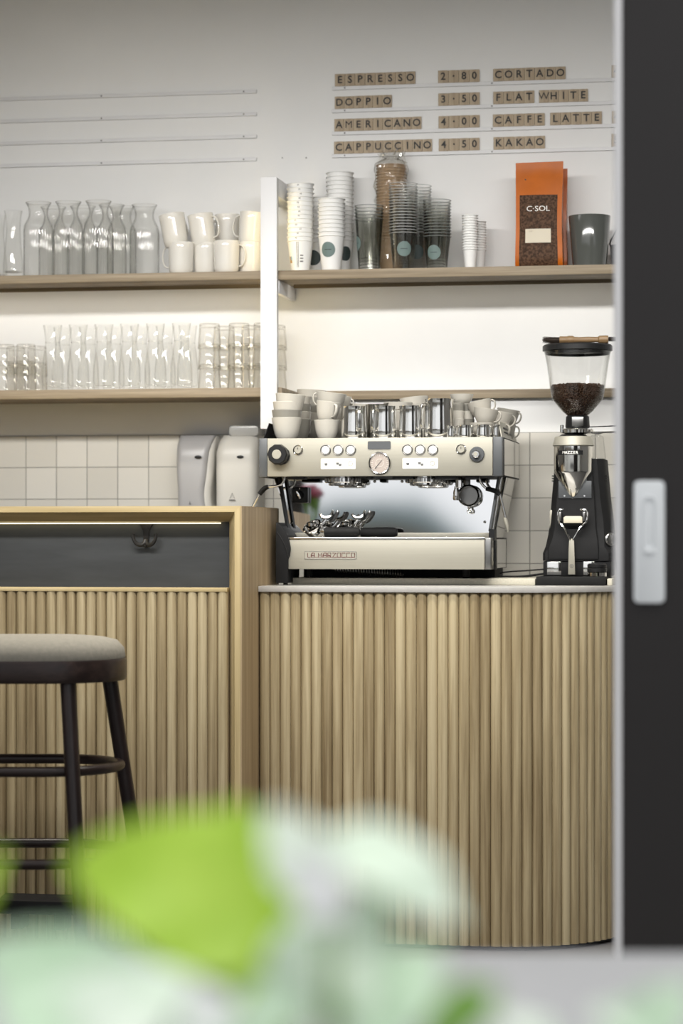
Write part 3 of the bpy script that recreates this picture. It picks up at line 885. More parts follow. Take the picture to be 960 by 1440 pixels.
stack('plastic_cup', 'clear plastic cup', 569, 606, 264, 330, 374, -0.08, 17, 'clear_plastic', 'the stack half behind the tall one', pet=True, base_ratio=0.74, logo=(588, 356, 10, 'logo_dark'))
stack('plastic_cup', 'smoky plastic cup', 595, 633.5, 285, 335.5, 374.5, -0.17, 13, 'smoke_plastic', 'the stack nearest the espresso cups', pet=True, base_ratio=0.74, logo=(611.5, 356.5, 10, 'logo_teal'))
stack('small_paper_cup', 'small white paper cup', 650, 671.5, 306.5, 354, 373.5, -0.17, 14, 'paper_white', 'the nearer stack of small cups')
stack('small_paper_cup', 'small white paper cup', 663, 683, 315.8, 355, 373, -0.09, 12, 'paper_white', 'the rear stack of small cups')

# the clear bag over the kraft cups
rt, rb, h, xc, zf = dk
bg = thing('plastic_bag', 'crumpled clear plastic bag tied over the brown kraft cup stack', 'bag', (xc, -0.07, zf))
zt_ = AZ(545, 233, -0.07) - zf
prof = [(rt + 0.005, 0.004)] + [(rt + 0.006 + 0.003 * math.sin(i * 1.7), 0.02 + (zt_ - 0.02) * i / 24) for i in range(25)] + [(rt + 0.003, zt_ + 0.006), (rt * 0.9, zt_ + 0.012), (rt * 0.62, zt_ + 0.017), (rt * 0.5, zt_ + 0.022), (rt * 0.62, zt_ + 0.028), (rt * 0.85, zt_ + 0.036), (rt * 0.95, zt_ + 0.046)]
m = MB().lathe(prof, seg=60)
for v in m.bm.verts:
    n_ = noise.noise(Vector((v.co.x * 75, v.co.y * 75, v.co.z * 22))) * 0.009
    rr_ = math.hypot(v.co.x, v.co.y) or 1
    if v.co.z > zt_ + 0.011: n_ *= 1.6
    k = max(-0.0035 if v.co.z < zt_ + 0.004 else -0.014, n_)
    v.co.x += v.co.x / rr_ * k; v.co.y += v.co.y / rr_ * k
    if v.co.z > zt_ + 0.02: v.co.z += noise.noise(Vector((v.co.x * 60, v.co.y * 60, 3))) * 0.024
m.build('bag_film', 'film_plastic', bg, angle=20)
for s in (-1, 1):
    m = MB(); b = bmesh.new(); g = []
    for i in range(7):
        row = []
        for j in range(7):
            u, v = i / 6, j / 6
            x = s * (0.006 + u * 0.036) ; z = zt_ + 0.018 + v * 0.05 * (0.5 + 0.5 * math.sin(PI * u)) - u * u * (0.05 if s < 0 else 0.022)
            y = 0.006 * math.sin(u * 9 + v * 7) + 0.004 * math.sin(v * 13)
            row.append(b.verts.new((x + 0.004 * math.sin(v * 11), y, z + 0.003 * math.sin(u * 17))))
        g.append(row)
    for i in range(6):
        for j in range(6): b.faces.new((g[i][j], g[i + 1][j], g[i + 1][j + 1], g[i][j + 1]))
    m.bm.free(); m.bm = b
    m.build('bag_tuft', 'film_plastic', bg, angle=20)

# ------------------------------------------------------------------ coffee bags
def coffee_bag(label, px0, px1, py0, y0, y1, front=True):
    x0, x1 = AX(px0, y0), AX(px1, y0)
    z0 = ZU + 0.0006; z1 = AZ(755, py0, y0)
    w = x1 - x0; hgt = z1 - z0; dpt = y1 - y0; yc = (y0 + y1) / 2
    t = thing('coffee_bag', label, 'coffee bag', ((x0 + x1) / 2, yc, z0), 'orange coffee bags')
    b = bmesh.new(); NX_, NZ_ = 10, 22
    def half(u, v, s):
        # depth profile: full at the bottom, closing to a flat seal at the top
        k = 1.0 if v < 0.45 else max(0.0, 1 - ((v - 0.45) / 0.47) ** 1.4)
        k = min(k, 0.55 + v * 8) if v < 0.06 else k
        bulge = 0.72 + 0.28 * math.sin(PI * u)
        wob = 0.0015 * noise.noise(Vector((u * 5 + s, v * 9, px0)))
        nw = 1.0 - 0.035 * math.sin(PI * min(1, v / 0.9)) * (1 if v > 0.3 else v / 0.3)
        return Vector(((u - 0.5) * w * nw, s * (dpt / 2 * k * bulge + 0.0008) + wob * (1 if v < 0.95 else 0), v * hgt + (0.002 * (u - 0.5) if v > 0.95 else 0)))
    G = {}
    for s in (-1, 1):
        for i in range(NX_ + 1):
            for j in range(NZ_ + 1): G[s, i, j] = b.verts.new(half(i / NX_, j / NZ_, s))
    for s in (-1, 1):
        for i in range(NX_):
            for j in range(NZ_):
                f = (G[s, i, j], G[s, i + 1, j], G[s, i + 1, j + 1], G[s, i, j + 1]); b.faces.new(f if s < 0 else f[::-1])
    for j in range(NZ_):
        for i in (0, NX_):
            f = (G[-1, i, j], G[-1, i, j + 1], G[1, i, j + 1], G[1, i, j]); b.faces.new(f if i == 0 else f[::-1])
    for i in range(NX_):
        b.faces.new((G[-1, i, 0], G[1, i, 0], G[1, i + 1, 0], G[-1, i + 1, 0])); b.faces.new((G[-1, i, NZ_], G[-1, i + 1, NZ_], G[1, i + 1, NZ_], G[1, i, NZ_]))
    bmesh.ops.recalc_face_normals(b, faces=b.faces)
    m = MB(); m.bm.free(); m.bm = b
    m.build('pouch', 'bag_orange' if front else 'bag_orange_dark', t, angle=60)
    def patch(name, mm, fu0, fu1, fv0, fv1, off, nu=8, nv=14):
        b = bmesh.new(); g = [[None] * (nv + 1) for _ in range(nu + 1)]
        for i in range(nu + 1):
            for j in range(nv + 1):
                p = half(fu0 + (fu1 - fu0) * i / nu, fv0 + (fv1 - fv0) * j / nv, -1); p.y -= off; g[i][j] = b.verts.new(p)
        for i in range(nu):
            for j in range(nv): b.faces.new((g[i][j], g[i + 1][j], g[i + 1][j + 1], g[i][j + 1]))
        m = MB(); m.bm.free(); m.bm = b
        return m.build(name, mm, t, angle=80)
    if front:
        patch('window', 'bag_window', 0.085, 0.90, 0.012, 0.685, 0.0008)
        lbl = patch('paper_label', 'label_cream', 0.215, 0.765, 0.232, 0.362, 0.0016, 4, 3)
        yl = min(half(0.5, 0.3, -1).y, half(0.5, 0.55, -1).y) - 0.0022
        text_mesh('label_wording', 'C\u00b7SOL', 0.0225, 'print_white', t, ((0.49 - 0.5) * w, half(0.5, 0.55, -1).y - 0.002, hgt * 0.55), 0.0004, sx=1.15)
        text_mesh('printed_wording', 'origin', 0.0050, 'label_mark', t, ((0.30 - 0.5) * w, half(0.4, 0.34, -1).y - 0.0030, hgt * 0.342), 0.0002, align='LEFT').name = 'small_print' if False else 'printed_wording'
        MB().cyl((-w * 0.29, -0.006, hgt * 0.835), (-w * 0.29, -0.0085, hgt * 0.835), 0.0022, seg=10).build('valve', 'black_plastic', t)
    return t


coffee_bag('orange coffee bag with dark window and cream label, front one', 723.5, 790.5, 226, -0.215, -0.155)
coffee_bag('orange coffee bag peeking out behind the front coffee bag', 730, 796.5, 236.5, -0.135, -0.075, False)
# grey mug and spoon
Y = -0.17
x0, x1 = AX(799, Y), AX(858.5, Y); hgt = AZ(828, 304.5, Y) - ZU; r = (x1 - x0) / 2
t = thing('grey_pot', 'glossy dark grey conical cup on the oak shelf at the door edge', 'cup', ((x0 + x1) / 2, Y, ZU + 0.0006))
MB().lathe([(0, 0), (r * 0.74, 0), (r * 0.79, 0.003), (r * 0.86, hgt * 0.3), (r, hgt - 0.0015), (r - 0.0006, hgt), (r - 0.0024, hgt - 0.001), (r * 0.8, 0.2 * hgt), (r * 0.75, 0.008), (0, 0.006)], seg=48).build('wall', 'mug_grey', t, angle=40)
q = A(861, 323, -0.1)
t = thing('wire_scoop', 'black object handle on the oak shelf behind the grey cup', 'scoop', (q.x + 0.02, -0.10, ZU + 0.0006))
MB().lathe([(0, 0), (0.022, 0), (0.026, 0.05), (0.027, 0.075), (0.025, 0.075), (0.02, 0.004), (0, 0.004)], seg=20).build('bowl', 'black_plastic', t)
MB().tube([(-0.024, 0, 0.07), (-0.030, 0, 0.082), (-0.012, 0, 0.112), (-0.002, 0, 0.128)], 0.0026, 8, smooth=1).build('handle', 'black_plastic', t)

# ------------------------------------------------------------------ upper shelf: carafes and mugs
Y = -0.185
r = SZ(96, Y) * 20.0; hh = AZ(96, 284.3, Y) - ZU; mr = SZ(96, Y) * 17.5
def jar_prof(r, hh, mr, t=0.0022):
    o = [(0, 0.0), (r * 0.93, 0.0), (r, 0.005), (r, hh * 0.62), (r * 0.965, hh * 0.70), (r * 0.78, hh * 0.765), (r * 0.66, hh * 0.82), (r * 0.64, hh * 0.87), (r * 0.70, hh * 0.93), (mr * 0.98, hh * 0.99), (mr, hh)]
    i = [(mr - t * 0.8, hh), (r * 0.70 - t, hh * 0.93), (r * 0.64 - t, hh * 0.87), (r * 0.66 - t, hh * 0.82), (r * 0.78 - t, hh * 0.76), (r * 0.965 - t, hh * 0.69), (r - t, hh * 0.61), (r - t, 0.010), (r * 0.9, 0.006), (0, 0.006)]
    return o + i
jar = thing('ribbed_carafe', 'x', 'carafe', (0, 0, 0), 'ribbed glass carafes on the upper shelf')
MB().lathe(jar_prof(r, hh, mr), seg=192, flute=32, famp=0.022, frange=(0.004, hh * 0.63)).build('glass_body', 'ribbed_glass', jar, angle=80)
lip = MB().torus((0, 0, hh - 0.0005), mr - 0.0006, 0.0011, seg=48, s2=8).build('rim', 'tumbler_glass', jar)
spots = [(138.5, -0.185, 'front row, nearest the white mugs'), (96, -0.185, 'middle of the front row of three'), (54, -0.185, 'front row, next to the slim bottle'),
         (203, -0.075, 'standing alone beside the white mugs'), (171, -0.05, 'back row, nearest the white mugs'), (157, -0.09, 'back row, peeking past the one nearest the mugs'), (116.5, -0.075, 'back row, between the two nearest the mugs'), (75, -0.075, 'back row, between the two nearest the slim bottle')]
for i, (px, Yq, w_) in enumerate(spots):
    loc = (AX(px, Yq), Yq, ZU + 0.0006)
    lab = 'ribbed glass carafe, ' + w_
    if i == 0: jar.location = loc; jar['label'] = lab
    else: dup(jar, loc, (0, 0, random.uniform(0, 6)), lab)
Y = -0.185
r = SZ(18, Y) * 13.8; hh = AZ(18, 297, Y) - ZU
bt = thing('slim_bottle', 'slim clear glass bottle standing next to the ribbed carafes', 'bottle', (AX(18.5, Y), Y, ZU + 0.0006), 'slim bottles on the upper shelf')
MB().lathe([(0, 0), (r * 0.9, 0), (r, 0.006), (r, hh * 0.22), (r * 0.82, hh * 0.48), (r * 0.70, hh * 0.72), (r * 0.78, hh * 0.9), (r * 0.90, hh), (r * 0.83, hh), (r * 0.70, hh * 0.88), (r * 0.62, hh * 0.72), (r * 0.74, hh * 0.48), (r * 0.91, hh * 0.22), (r * 0.9, 0.022), (0, 0.018)], seg=36).build('glass_body', 'clear_glass', bt, angle=60)
MB().lathe([(0, 0.0182), (r * 0.88, 0.0182), (r * 0.88, 0.0195), (0, 0.0195)], seg=36).build('base_disc', 'tumbler_glass', bt)
dup(bt, (AX(-4, -0.10), -0.10, ZU + 0.0006), (0, 0, 0), 'slim clear glass bottle cut by the picture edge beside the other slim bottle')


def handle_pts(r0, z0, r1, z1, out, n=9):
    pts = []
    for i in range(n + 1):
        a = PI * i / n
        k = i / n
        rr = r0 + (r1 - r0) * k + out * math.sin(a) ** 0.7
        zz = z0 + (z1 - z0) * (0.5 - 0.5 * math.cos(a))
        pts.append((rr, 0, zz))
    return pts


def mug_mesh(rt, rb, h, mat, name, label, cat, group, handle=True, hr=0.0032, out=0.02, th=0.003, round_=0.16, bow=1.15):
    t = thing(name, label, cat, (0, 0, 0), group)
    pr = [(0, 0.002), (rb * 0.72, 0.002), (rb * 0.76, 0), (rb * 0.82, 0.0)]
    pr += [(rb * 0.93, h * round_ * 0.35), (rb, h * round_)]
    for k in range(1, 6): pr.append((rb + (rt - rb) * (k / 5) ** bow, h * (round_ + (0.985 - round_) * k / 5)))
    pr += [(rt - 0.0006, h - 0.0004), (rt - th * 0.5, h), (rt - th + 0.0004, h - 0.0006)]
    for k in range(4, -1, -1): pr.append((rb + (rt - rb) * (k / 5) ** bow - th, h * (round_ + (0.985 - round_) * k / 5) + 0.001))
    pr += [(rb * 0.8, h * 0.09 + 0.002), (0, h * 0.08 + 0.002)]
    MB().lathe(pr, seg=40).build('bowl' if h < 0.075 else 'body', mat, t, angle=50)
    if handle:
        rm = rb + (rt - rb) * 0.7
        pts = handle_pts(rt - th * 0.8, h * 0.88, rb + (rt - rb) * 0.25 - th * 0.6, h * 0.22, out)
        MB().tube(pts, hr, 10, flat=(1.35, 0.8), smooth=1).build('handle', mat, t)
    return t


# white mugs: (px centre, Y, stands on z?, tilt, handle angle, label)
Y = -0.185
mr_, mh_ = SZ(270, Y) * 17.9, AZ(270, 341, Y) - ZU
mug = mug_mesh(mr_, mr_ * 0.93, mh_, 'ceramic_white', 'white_mug', 'x', 'mug', 'white mugs on the upper shelf', out=0.021)
def mplace(first, px, Yq, z, tilt, hang, lab, xo=0.0):
    loc = (AX(px, Yq) + xo, Yq, z)
    rot = (0, tilt, hang)
    if first.get('used'): o = dup(first, loc, rot, lab)
    else: first['used'] = 1; o = first; o.location = loc; o.rotation_euler = rot; o['label'] = lab
    # rotation: tilt about world Y after the turn about Z
    o.rotation_mode = 'QUATERNION'
    o.rotation_quaternion = (Matrix.Rotation(tilt, 3, 'Y') @ Matrix.Rotation(hang, 3, 'Z')).to_quaternion()
    if 'used' in o and o is not first: del o['used']
    return o
z0 = ZU + 0.0006
mplace(mug, 254.5, -0.185, z0, 0, PI, 'white mug at the bottom of the row, next to the carafes, handle towards them')
mplace(mug, 289.5, -0.15, z0, 0, R(80), 'white mug at the bottom of the row, half behind its neighbour with the handle')
mplace(mug, 318.5, -0.195, z0, 0, 0, 'white mug in front of the bottom row with its whole handle showing')
mplace(mug, 352, -0.15, z0, 0, R(-20), 'white mug at the bottom of the row, cut by the white post')
zz_ = z0 + mh_ * 0.90
mplace(mug, 249.5, -0.185, zz_ - 0.002, R(-9), R(60), 'tilted white mug stacked on the mug next to the carafes', -0.003)
mplace(mug, 287.5, -0.155, zz_ - 0.001, R(-8), R(-14), 'tilted white mug in the upper row with handle towards the middle gap')
mplace(mug, 351.5, -0.15, zz_ + 0.002, R(5), PI, 'tilted white mug in the upper row against the white post')
mplace(mug, 318, -0.075, z0, 0, R(100), 'white mug in the dark gap of the back row')
mplace(mug, 320, -0.075, zz_ + 0.006, R(0), R(160), 'white mug stacked in the dark gap between the two upper handles')

# ------------------------------------------------------------------ lower shelf: tumblers and water glasses
def tumbler(rt, rb, h, name, label, group, mat='tumbler_glass', facets=0):
    t = thing(name, label, 'glass', (0, 0, 0), group)
    th = 0.002
    # standing upside down: rim below, thick base on top
    pr = [(rt - th, 0.0), (rt - th * 0.3, 0.0), (rt, 0.001), (rb + (rt - rb) * 0.6, h * 0.4), (rb, h - 0.003), (rb - 0.002, h), (0, h), ]
    pr2 = [(0, h - 0.011), (rb - th - 0.002, h - 0.012), (rb - th, h - 0.016), (rt - th, 0.0)]
    MB().lathe(pr + pr2, seg=36).build('glass_wall', mat, t, angle=40)
    MB().torus((0, 0, h - 0.006), rb - 0.0015, 0.0016, seg=32, s2=8).build('base_ring', mat, t)
    return t
Y = -0.18
tr = SZ(295, Y) * 16.2; th_h = 0.078
tp = (AZ(295, 456, Y) - ZL - th_h) / 2
tum = tumbler(tr, tr * 0.86, th_h, 'tumbler', 'x', 'tumblers stacked by the post')
def tplace(px, Yq, n, wh, first=[0]):
    for k in range(n):
        lab = f'upside down clear tumbler, {["lowest", "middle", "top"][k] if n == 3 else ["lower", "upper"][k]} of {wh}'
        loc = (AX(px, Yq), Yq, ZL + 0.0006 + k * (tp + 0.0005))
        if not first[0]: first[0] = 1; tum.location = loc; tum['label'] = lab
        else: dup(tum, loc, (0, 0, random.uniform(0, 6)), lab)
tplace(294.5, -0.18, 3, 'the stack next to the water carafes')
tplace(315, -0.08, 3, 'the rear stack between the two front stacks')
tplace(336, -0.18, 3, 'the second front stack from the water carafes')
tplace(354, -0.09, 3, 'the rear stack at the white post')
tplace(371, -0.17, 3, 'the stack behind the white post')
tplace(387, -0.09, 3, 'the stack showing past the post')
tum2_h = AZ(36, 484.5, -0.18) - AZ(36, 509, -0.18) + 0.040
r2 = SZ(36, -0.18) * 14.5
tu2 = tumbler(r2, r2 * 0.88, tum2_h, 'short_tumbler', 'x', 'short tumblers at the picture edge')
p2 = AZ(36, 484.5, -0.18) - ZL - tum2_h
f_ = [0]
for px, Yq, wh in ((36.5, -0.18, 'the front stack nearest the water carafes'), (7, -0.18, 'the front stack cut by the picture edge'), (52, -0.10, 'the rear stack nearest the water carafes'), (22, -0.09, 'the rear stack between the front ones')):
    for k in range(2):
        lab = f'upside down short tumbler, {["lower", "upper"][k]} one of {wh}'
        loc = (AX(px, Yq), Yq, ZL + 0.0006 + k * p2)
        if not f_[0]: f_[0] = 1; tu2.location = loc; tu2['label'] = lab
        else: dup(tu2, loc, (0, 0, random.uniform(0, 6)), lab)
Y = -0.19
r = SZ(144, Y) * 15.2; hh = AZ(144, 456.5, Y) - ZL
wc = thing('water_carafe', 'x', 'carafe', (0, 0, 0), 'water carafes on the lower shelf')
o_ = [(0, 0), (r * 0.86, 0), (r * 0.92, 0.004), (r, hh * 0.12), (r * 0.97, hh * 0.35), (r * 0.80, hh * 0.58), (r * 0.66, hh * 0.735), (r * 0.74, hh * 0.86), (r * 0.86, hh)]
i_ = [(r * 0.80, hh), (r * 0.68, hh * 0.86), (r * 0.60, hh * 0.735), (r * 0.74, hh * 0.57), (r * 0.91, hh * 0.34), (r * 0.93, hh * 0.13), (r * 0.80, hh * 0.075), (0, hh * 0.06)]
MB().lathe(o_ + i_, seg=40).build('glass_body', 'clear_glass', wc, angle=60)
MB().torus((0, 0, hh * 0.735), r * 0.655, 0.0015, seg=36, s2=8).build('neck_ring', 'clear_glass', wc)
for i, px in enumerate((74, 110, 146, 182, 218.5, 255)):
    loc = (AX(px, -0.19), -0.19, ZL + 0.0006)
    lab = f'water carafe, {ORD[6 - i]} in the front row from the tumblers by the post' if i < 5 else 'water carafe, front row, nearest the tumblers by the post'
    if i == 0: wc.location = loc; wc['label'] = lab
    else: dup(wc, loc, (0, 0, 0), lab)
for i, px in enumerate((88, 124, 160, 196, 232, 264)):
    lab = f'water carafe, {ORD[6 - i]} in the back row from the tumblers by the post' if i < 5 else 'water carafe, back row, nearest the tumblers by the post'
    dup(wc, (AX(px, -0.10), -0.10, ZL + 0.0006), (0, 0, 0), lab)

# ------------------------------------------------------------------ dispensers on the tiles
def loft(sections):
    """closed sections of equal count, bottom to top"""
    b = bmesh.new(); rs = [[b.verts.new(p) for p in s] for s in sections]
    k = len(rs[0])
    for a_, q_ in zip(rs, rs[1:]):
        for i in range(k): b.faces.new((a_[i], a_[(i + 1) % k], q_[(i + 1) % k], q_[i]))
    b.faces.new(rs[0][::-1]); b.faces.new(rs[-1])
    bmesh.ops.recalc_face_normals(b, faces=b.faces)
    m = MB(); m.bm.free(); m.bm = b
    return m


def sect(x0, x1, yb, yf, z, r=0.02, n=5):
    p = [(x1, yb, z)]
    p = [(x0, yb, z)]
    for cx, a in ((x0 + r, 180), (x1 - r, 270)):
        for i in range(n + 1):
            t = R(a + 90 * i / n); p.append((cx + r * math.cos(t), yf + r + r * math.sin(t), z))
    p.append((x1, yb, z))
    return p


Yd = -0.12
zb_, zt_ = AZ(270, 740, Yd), AZ(270, 612.5, Yd)
x0, x1 = AX(246, Yd), AX(299.5, Yd)
t = thing('towel_dispenser', 'grey fronted paper towel dispenser on the tiled wall', 'dispenser', ((x0 + x1) / 2, 0, zb_))
hh = zt_ - zb_
secs = []
for k in range(13):
    v = k / 12
    waist = 0.010 * math.exp(-((v - 0.33) / 0.22) ** 2)
    top = 0.035 * max(0, (v - 0.82) / 0.18) ** 2
    secs.append(sect(x0 + waist * 0.5 - 0.001, x1 - waist - 0.001, -0.009, -0.105 - 0.012 * math.sin(PI * v) + top, zb_ + v * hh, 0.022))
loft(secs).build('housing', 'dispenser_white', t, t.location, 60)
secs = []
for k in range(13):
    v = k / 12
    waist = 0.011 * math.exp(-((v - 0.33) / 0.20) ** 2)
    top = 0.035 * max(0, (v - 0.82) / 0.18) ** 2
    yf = -0.119 - 0.012 * math.sin(PI * v) + top
    secs.append(sect(x0 + 0.004 + waist * 0.4, x1 - 0.018 - waist + (0.014 * max(0, (v - 0.6) / 0.4) ** 2), yf + 0.06, yf, zb_ + 0.004 + v * (hh - 0.002), 0.02))
loft(secs).build('front_cover', 'dispenser_grey', t, t.location, 60)
def oval(parent, px, py, y):
    q = A(px, py, y)
    MB().sphere((q.x, y, q.z), 0.0115, 1, 0.16, 0.42).build('maker_badge', 'black_plastic', parent, parent.location)
oval(t, 278.3, 642.6, -0.1325)
q = A(267, 707, -0.128)
MB().prism([(q.x - 0.003, q.z - 0.004), (q.x + 0.003, q.z - 0.004), (q.x, q.z + 0.005)], 'Y', -0.1300, -0.1285).build('drop_mark', 'screw_grey', t, t.location)
x0, x1 = AX(302.5, Yd), AX(362.5, Yd)
zt_ = AZ(330, 611.5, Yd); hh = zt_ - zb_
t = thing('soap_dispenser', 'white soap dispenser with grey cap on the tiled wall', 'dispenser', ((x0 + x1) / 2, 0, zb_))
secs = []
for k in range(15):
    v = k / 14
    sh = 0.016 * max(0, (v - 0.75) / 0.25) ** 2.2
    waist = 0.004 * math.exp(-((v - 0.4) / 0.2) ** 2)
    secs.append(sect(x0 + sh + waist * 0.2, x1 - sh * 0.35 - waist * 0.3, -0.009, -0.125 - 0.008 * math.sin(PI * v) + 0.03 * max(0, (v - 0.8) / 0.2) ** 2, zb_ + v * hh, 0.03))
loft(secs).build('housing', 'dispenser_white', t, t.location, 60)
c0, c1 = AX(319.5, Yd), AX(361.5, Yd)
MB().prism(rrect(c0, c1, zt_ - 0.004, AZ(340, 597.8, Yd), 0.010), 'Y', -0.10, -0.012, 0.004).build('cap', 'dispenser_smoke', t, t.location)
oval(t, 337.7, 642.6, -0.1325)
q = A(326.7, 698, -0.131)
m = MB(); m.tube([(q.x - 0.007, -0.134, q.z - 0.006), (q.x, -0.134, q.z + 0.011), (q.x + 0.007, -0.134, q.z - 0.006)], 0.0007, 6); m.build('drop_mark', 'screw_grey', t, t.location)
MB().box(q.x - 0.010, q.x + 0.010, -0.135, -0.1335, q.z - 0.0125, q.z - 0.010).build('printed_line', 'screw_grey', t, t.location)
# ================================================================== espresso machine
MY = -0.55                                                           # front of the upper panel
MB_ = -0.08                                                          # back of the body
mx0, mx1 = AX(364, MY), AX(706, MY)
mzt, mzb = AZ(535, 615.5, MY), AZ(535, 669.5, MY)
em = thing('espresso_machine', 'two group brushed steel espresso machine on the white worktop', 'espresso machine', ((mx0 + mx1) / 2, MY, WZ))
el = em.location.copy()
def part(mb, name, mat, parent=em, angle=35): return mb.build(name, mat, parent, el, angle)
fx0, fx1 = AX(376, MY), AX(692.5, MY)
fp = part(MB().box(fx0, fx1, MY - 0.002, MY + 0.02, mzb, mzt, 0.0015), 'front_panel', 'steel_brushed')
part(MB().box(mx0, fx0 - 0.0005, MY - 0.001, MY + 0.03, mzb - 0.002, mzt + 0.001, 0.003), 'end_cap', 'charcoal')
part(MB().box(fx1 + 0.0005, mx1, MY - 0.001, MY + 0.03, mzb - 0.002, mzt + 0.001, 0.003), 'end_cap', 'charcoal')
part(MB().box(mx0 + 0.004, mx1 - 0.004, MY + 0.0305, MB_, mzb + 0.001, mzt - 0.004, 0.002), 'upper_body', 'black_matte')
for s, x in ((1, mx1), (-1, mx0)):
    xs = (x - 0.0035, x + 0.001) if s > 0 else (x - 0.001, x + 0.0035)
    part(MB().box(xs[0], xs[1], MY + 0.032, MB_ - 0.002, mzb - 0.002, mzt, 0.001), 'side_border', 'black_matte')
    xs2 = (x + 0.0012, x + 0.0022) if s > 0 else (x - 0.0022, x - 0.0012)
    part(MB().box(xs2[0], xs2[1], MY + 0.036, MB_ - 0.022, mzb + 0.002, mzt - 0.004), 'side_panel', 'steel_side')
# cup guards: leaning plates with slots, both sides, and a rear rail
gz = AZ(706, 591, MY)
for s, x in ((1, mx1 - 0.004), (-1, mx0 + 0.004)):
    g = MB()
    yA, yB = MY + 0.035, MB_ - 0.004
    lean = -0.012 * s
    g.hexa([(x, yA, mzt - 0.004), (x, yB, mzt - 0.004), (x + lean, yB - 0.02, gz), (x + lean * 1, yA + 0.03, gz),
            (x - 0.002 * s, yA, mzt - 0.004), (x - 0.002 * s, yB, mzt - 0.004), (x - 0.002 * s + lean, yB - 0.02, gz), (x - 0.002 * s + lean, yA + 0.03, gz)])
    gd = part(g, 'cup_guard', 'steel_brushed' if s > 0 else 'black_matte')
    for kz in (0.40, 0.66):
        zz = mzt + (gz - mzt) * kz
        xx = x + lean * kz
        sl = MB().box(xx - 0.0026, xx + 0.0026, yA + 0.10, yB - 0.09, zz - 0.0022, zz + 0.0022, 0.001)
        part(sl, 'slot', 'black_plastic', gd)
part(MB().box(mx0 + 0.02, mx1 - 0.02, MB_ - 0.014, MB_ - 0.010, mzt - 0.004, gz - 0.01, 0.001), 'rear_guard', 'steel_brushed')
part(MB().box(mx0 + 0.006, mx1 - 0.006, MY + 0.022, MB_ - 0.016, mzt - 0.0038, mzt - 0.0015), 'cup_tray', 'steel_dark')
TZ = mzt - 0.0012
FY = MY - 0.002
pxm = SZ(535, MY)


def at(px, py, y=FY): return A(px, py, y)
def dial(px, py, r, parts):
    q = at(px, py)
    return q
# big steam knobs
q = at(392.7, 639.5); r = 14.9 * pxm
kn = MB(); kn.cyl((q.x + 0.004, FY, q.z - 0.002), (q.x + 0.004, FY - 0.012, q.z - 0.002), r * 0.92, seg=12, bev=0.002); kn.cyl((q.x, FY - 0.010, q.z), (q.x, FY - 0.035, q.z), r, r * 0.95, seg=10, bev=0.003)
k1 = part(kn, 'steam_knob', 'black_plastic', angle=20)
part(MB().cyl((q.x - 0.001, FY - 0.034, q.z), (q.x - 0.001, FY - 0.0375, q.z), 6.6 * pxm, seg=28, bev=0.001), 'knob_cap', 'steel_brushed', k1)
q = at(670.6, 638.8)
k2 = part(MB().cyl((q.x, FY, q.z), (q.x, FY - 0.008, q.z), 10.4 * pxm, seg=36, bev=0.002), 'steam_knob', 'charcoal')
part(MB().cyl((q.x - 0.001, FY - 0.007, q.z), (q.x - 0.001, FY - 0.022, q.z), 5.6 * pxm, 5.2 * pxm, seg=28, bev=0.002), 'knob_cap', 'chrome', k2)
part(MB().cyl((q.x - 0.002, FY - 0.021, q.z), (q.x - 0.002, FY - 0.0235, q.z), 3.0 * pxm, seg=20, bev=0.0005), 'knob_centre', 'steel_brushed', k2)
for px, py in ((419, 633), (648.2, 632)):
    q = at(px, py)
    b1 = part(MB().torus((q.x, FY - 0.001, q.z), 6.6 * pxm, 0.0016, (0, 1, 0), 28, 8), 'small_dial', 'chrome')
    part(MB().cyl((q.x, FY, q.z), (q.x, FY - 0.006, q.z), 5.6 * pxm, 5.0 * pxm, seg=28, bev=0.001), 'dial_face', 'steel_brushed', b1)
    part(MB().box(q.x - 0.0008, q.x + 0.0008, FY - 0.0066, FY - 0.006, q.z + 0.001, q.z + 0.008), 'pointer', 'black_plastic', b1)
for pxs, py in (((457.7, 475.4, 493.0), 632.8), ((572.8, 590.6, 608.5), 632.4)):
    for px in pxs:
        q = at(px, py)
        b1 = part(MB().torus((q.x, FY - 0.001, q.z), 6.9 * pxm, 0.0015, (0, 1, 0), 28, 8), 'button', 'steel_dark')
        part(MB().cyl((q.x, FY, q.z), (q.x, FY - 0.004, q.z), 5.4 * pxm, seg=28, bev=0.001), 'button_face', 'button_white', b1)
for x0_, x1_, za_, zb__ in ((451, 500, 659.8, 644.4), (565.7, 615.6, 659.2, 643.8)):
    a, b2 = at(x0_, za_), at(x1_, zb__)
    lb = part(MB().prism(rrect(a.x, b2.x, a.z, b2.z, 0.003, 3), 'Y', FY - 0.0008, FY), 'button_label', 'label_ivory')
    cx_ = (a.x + b2.x) / 2; cz_ = (a.z + b2.z) / 2
    def glyph(m, x, z, s):
        m.prism([(x - s * 1.35, z + s * .8), (x + s * 1.35, z + s * .8), (x + s, z - s * 1.25), (x - s, z - s * 1.25)], 'Y', FY - 0.0012, FY - 0.0008)
    g = MB(); glyph(g, cx_ - 0.036, cz_ - 0.001, 0.0034); part(g, 'cup_symbol', 'cup_print', lb)
    g = MB(); glyph(g, cx_ - 0.002, cz_ + 0.001, 0.0032); glyph(g, cx_ + 0.0055, cz_ - 0.003, 0.0032); part(g, 'two_cups_symbol', 'cup_print', lb)
    part(MB().torus((cx_ + 0.036, FY - 0.001, cz_), 0.0062, 0.0006, (0, 1, 0), 20, 6), 'ring_symbol', 'screw_grey', lb)
a, b2 = at(517, 631.8), at(549.2, 620.3)
part(MB().prism(rrect(a.x, b2.x, a.z, b2.z, 0.003, 3), 'Y', FY - 0.002, FY), 'display', 'display_grey')
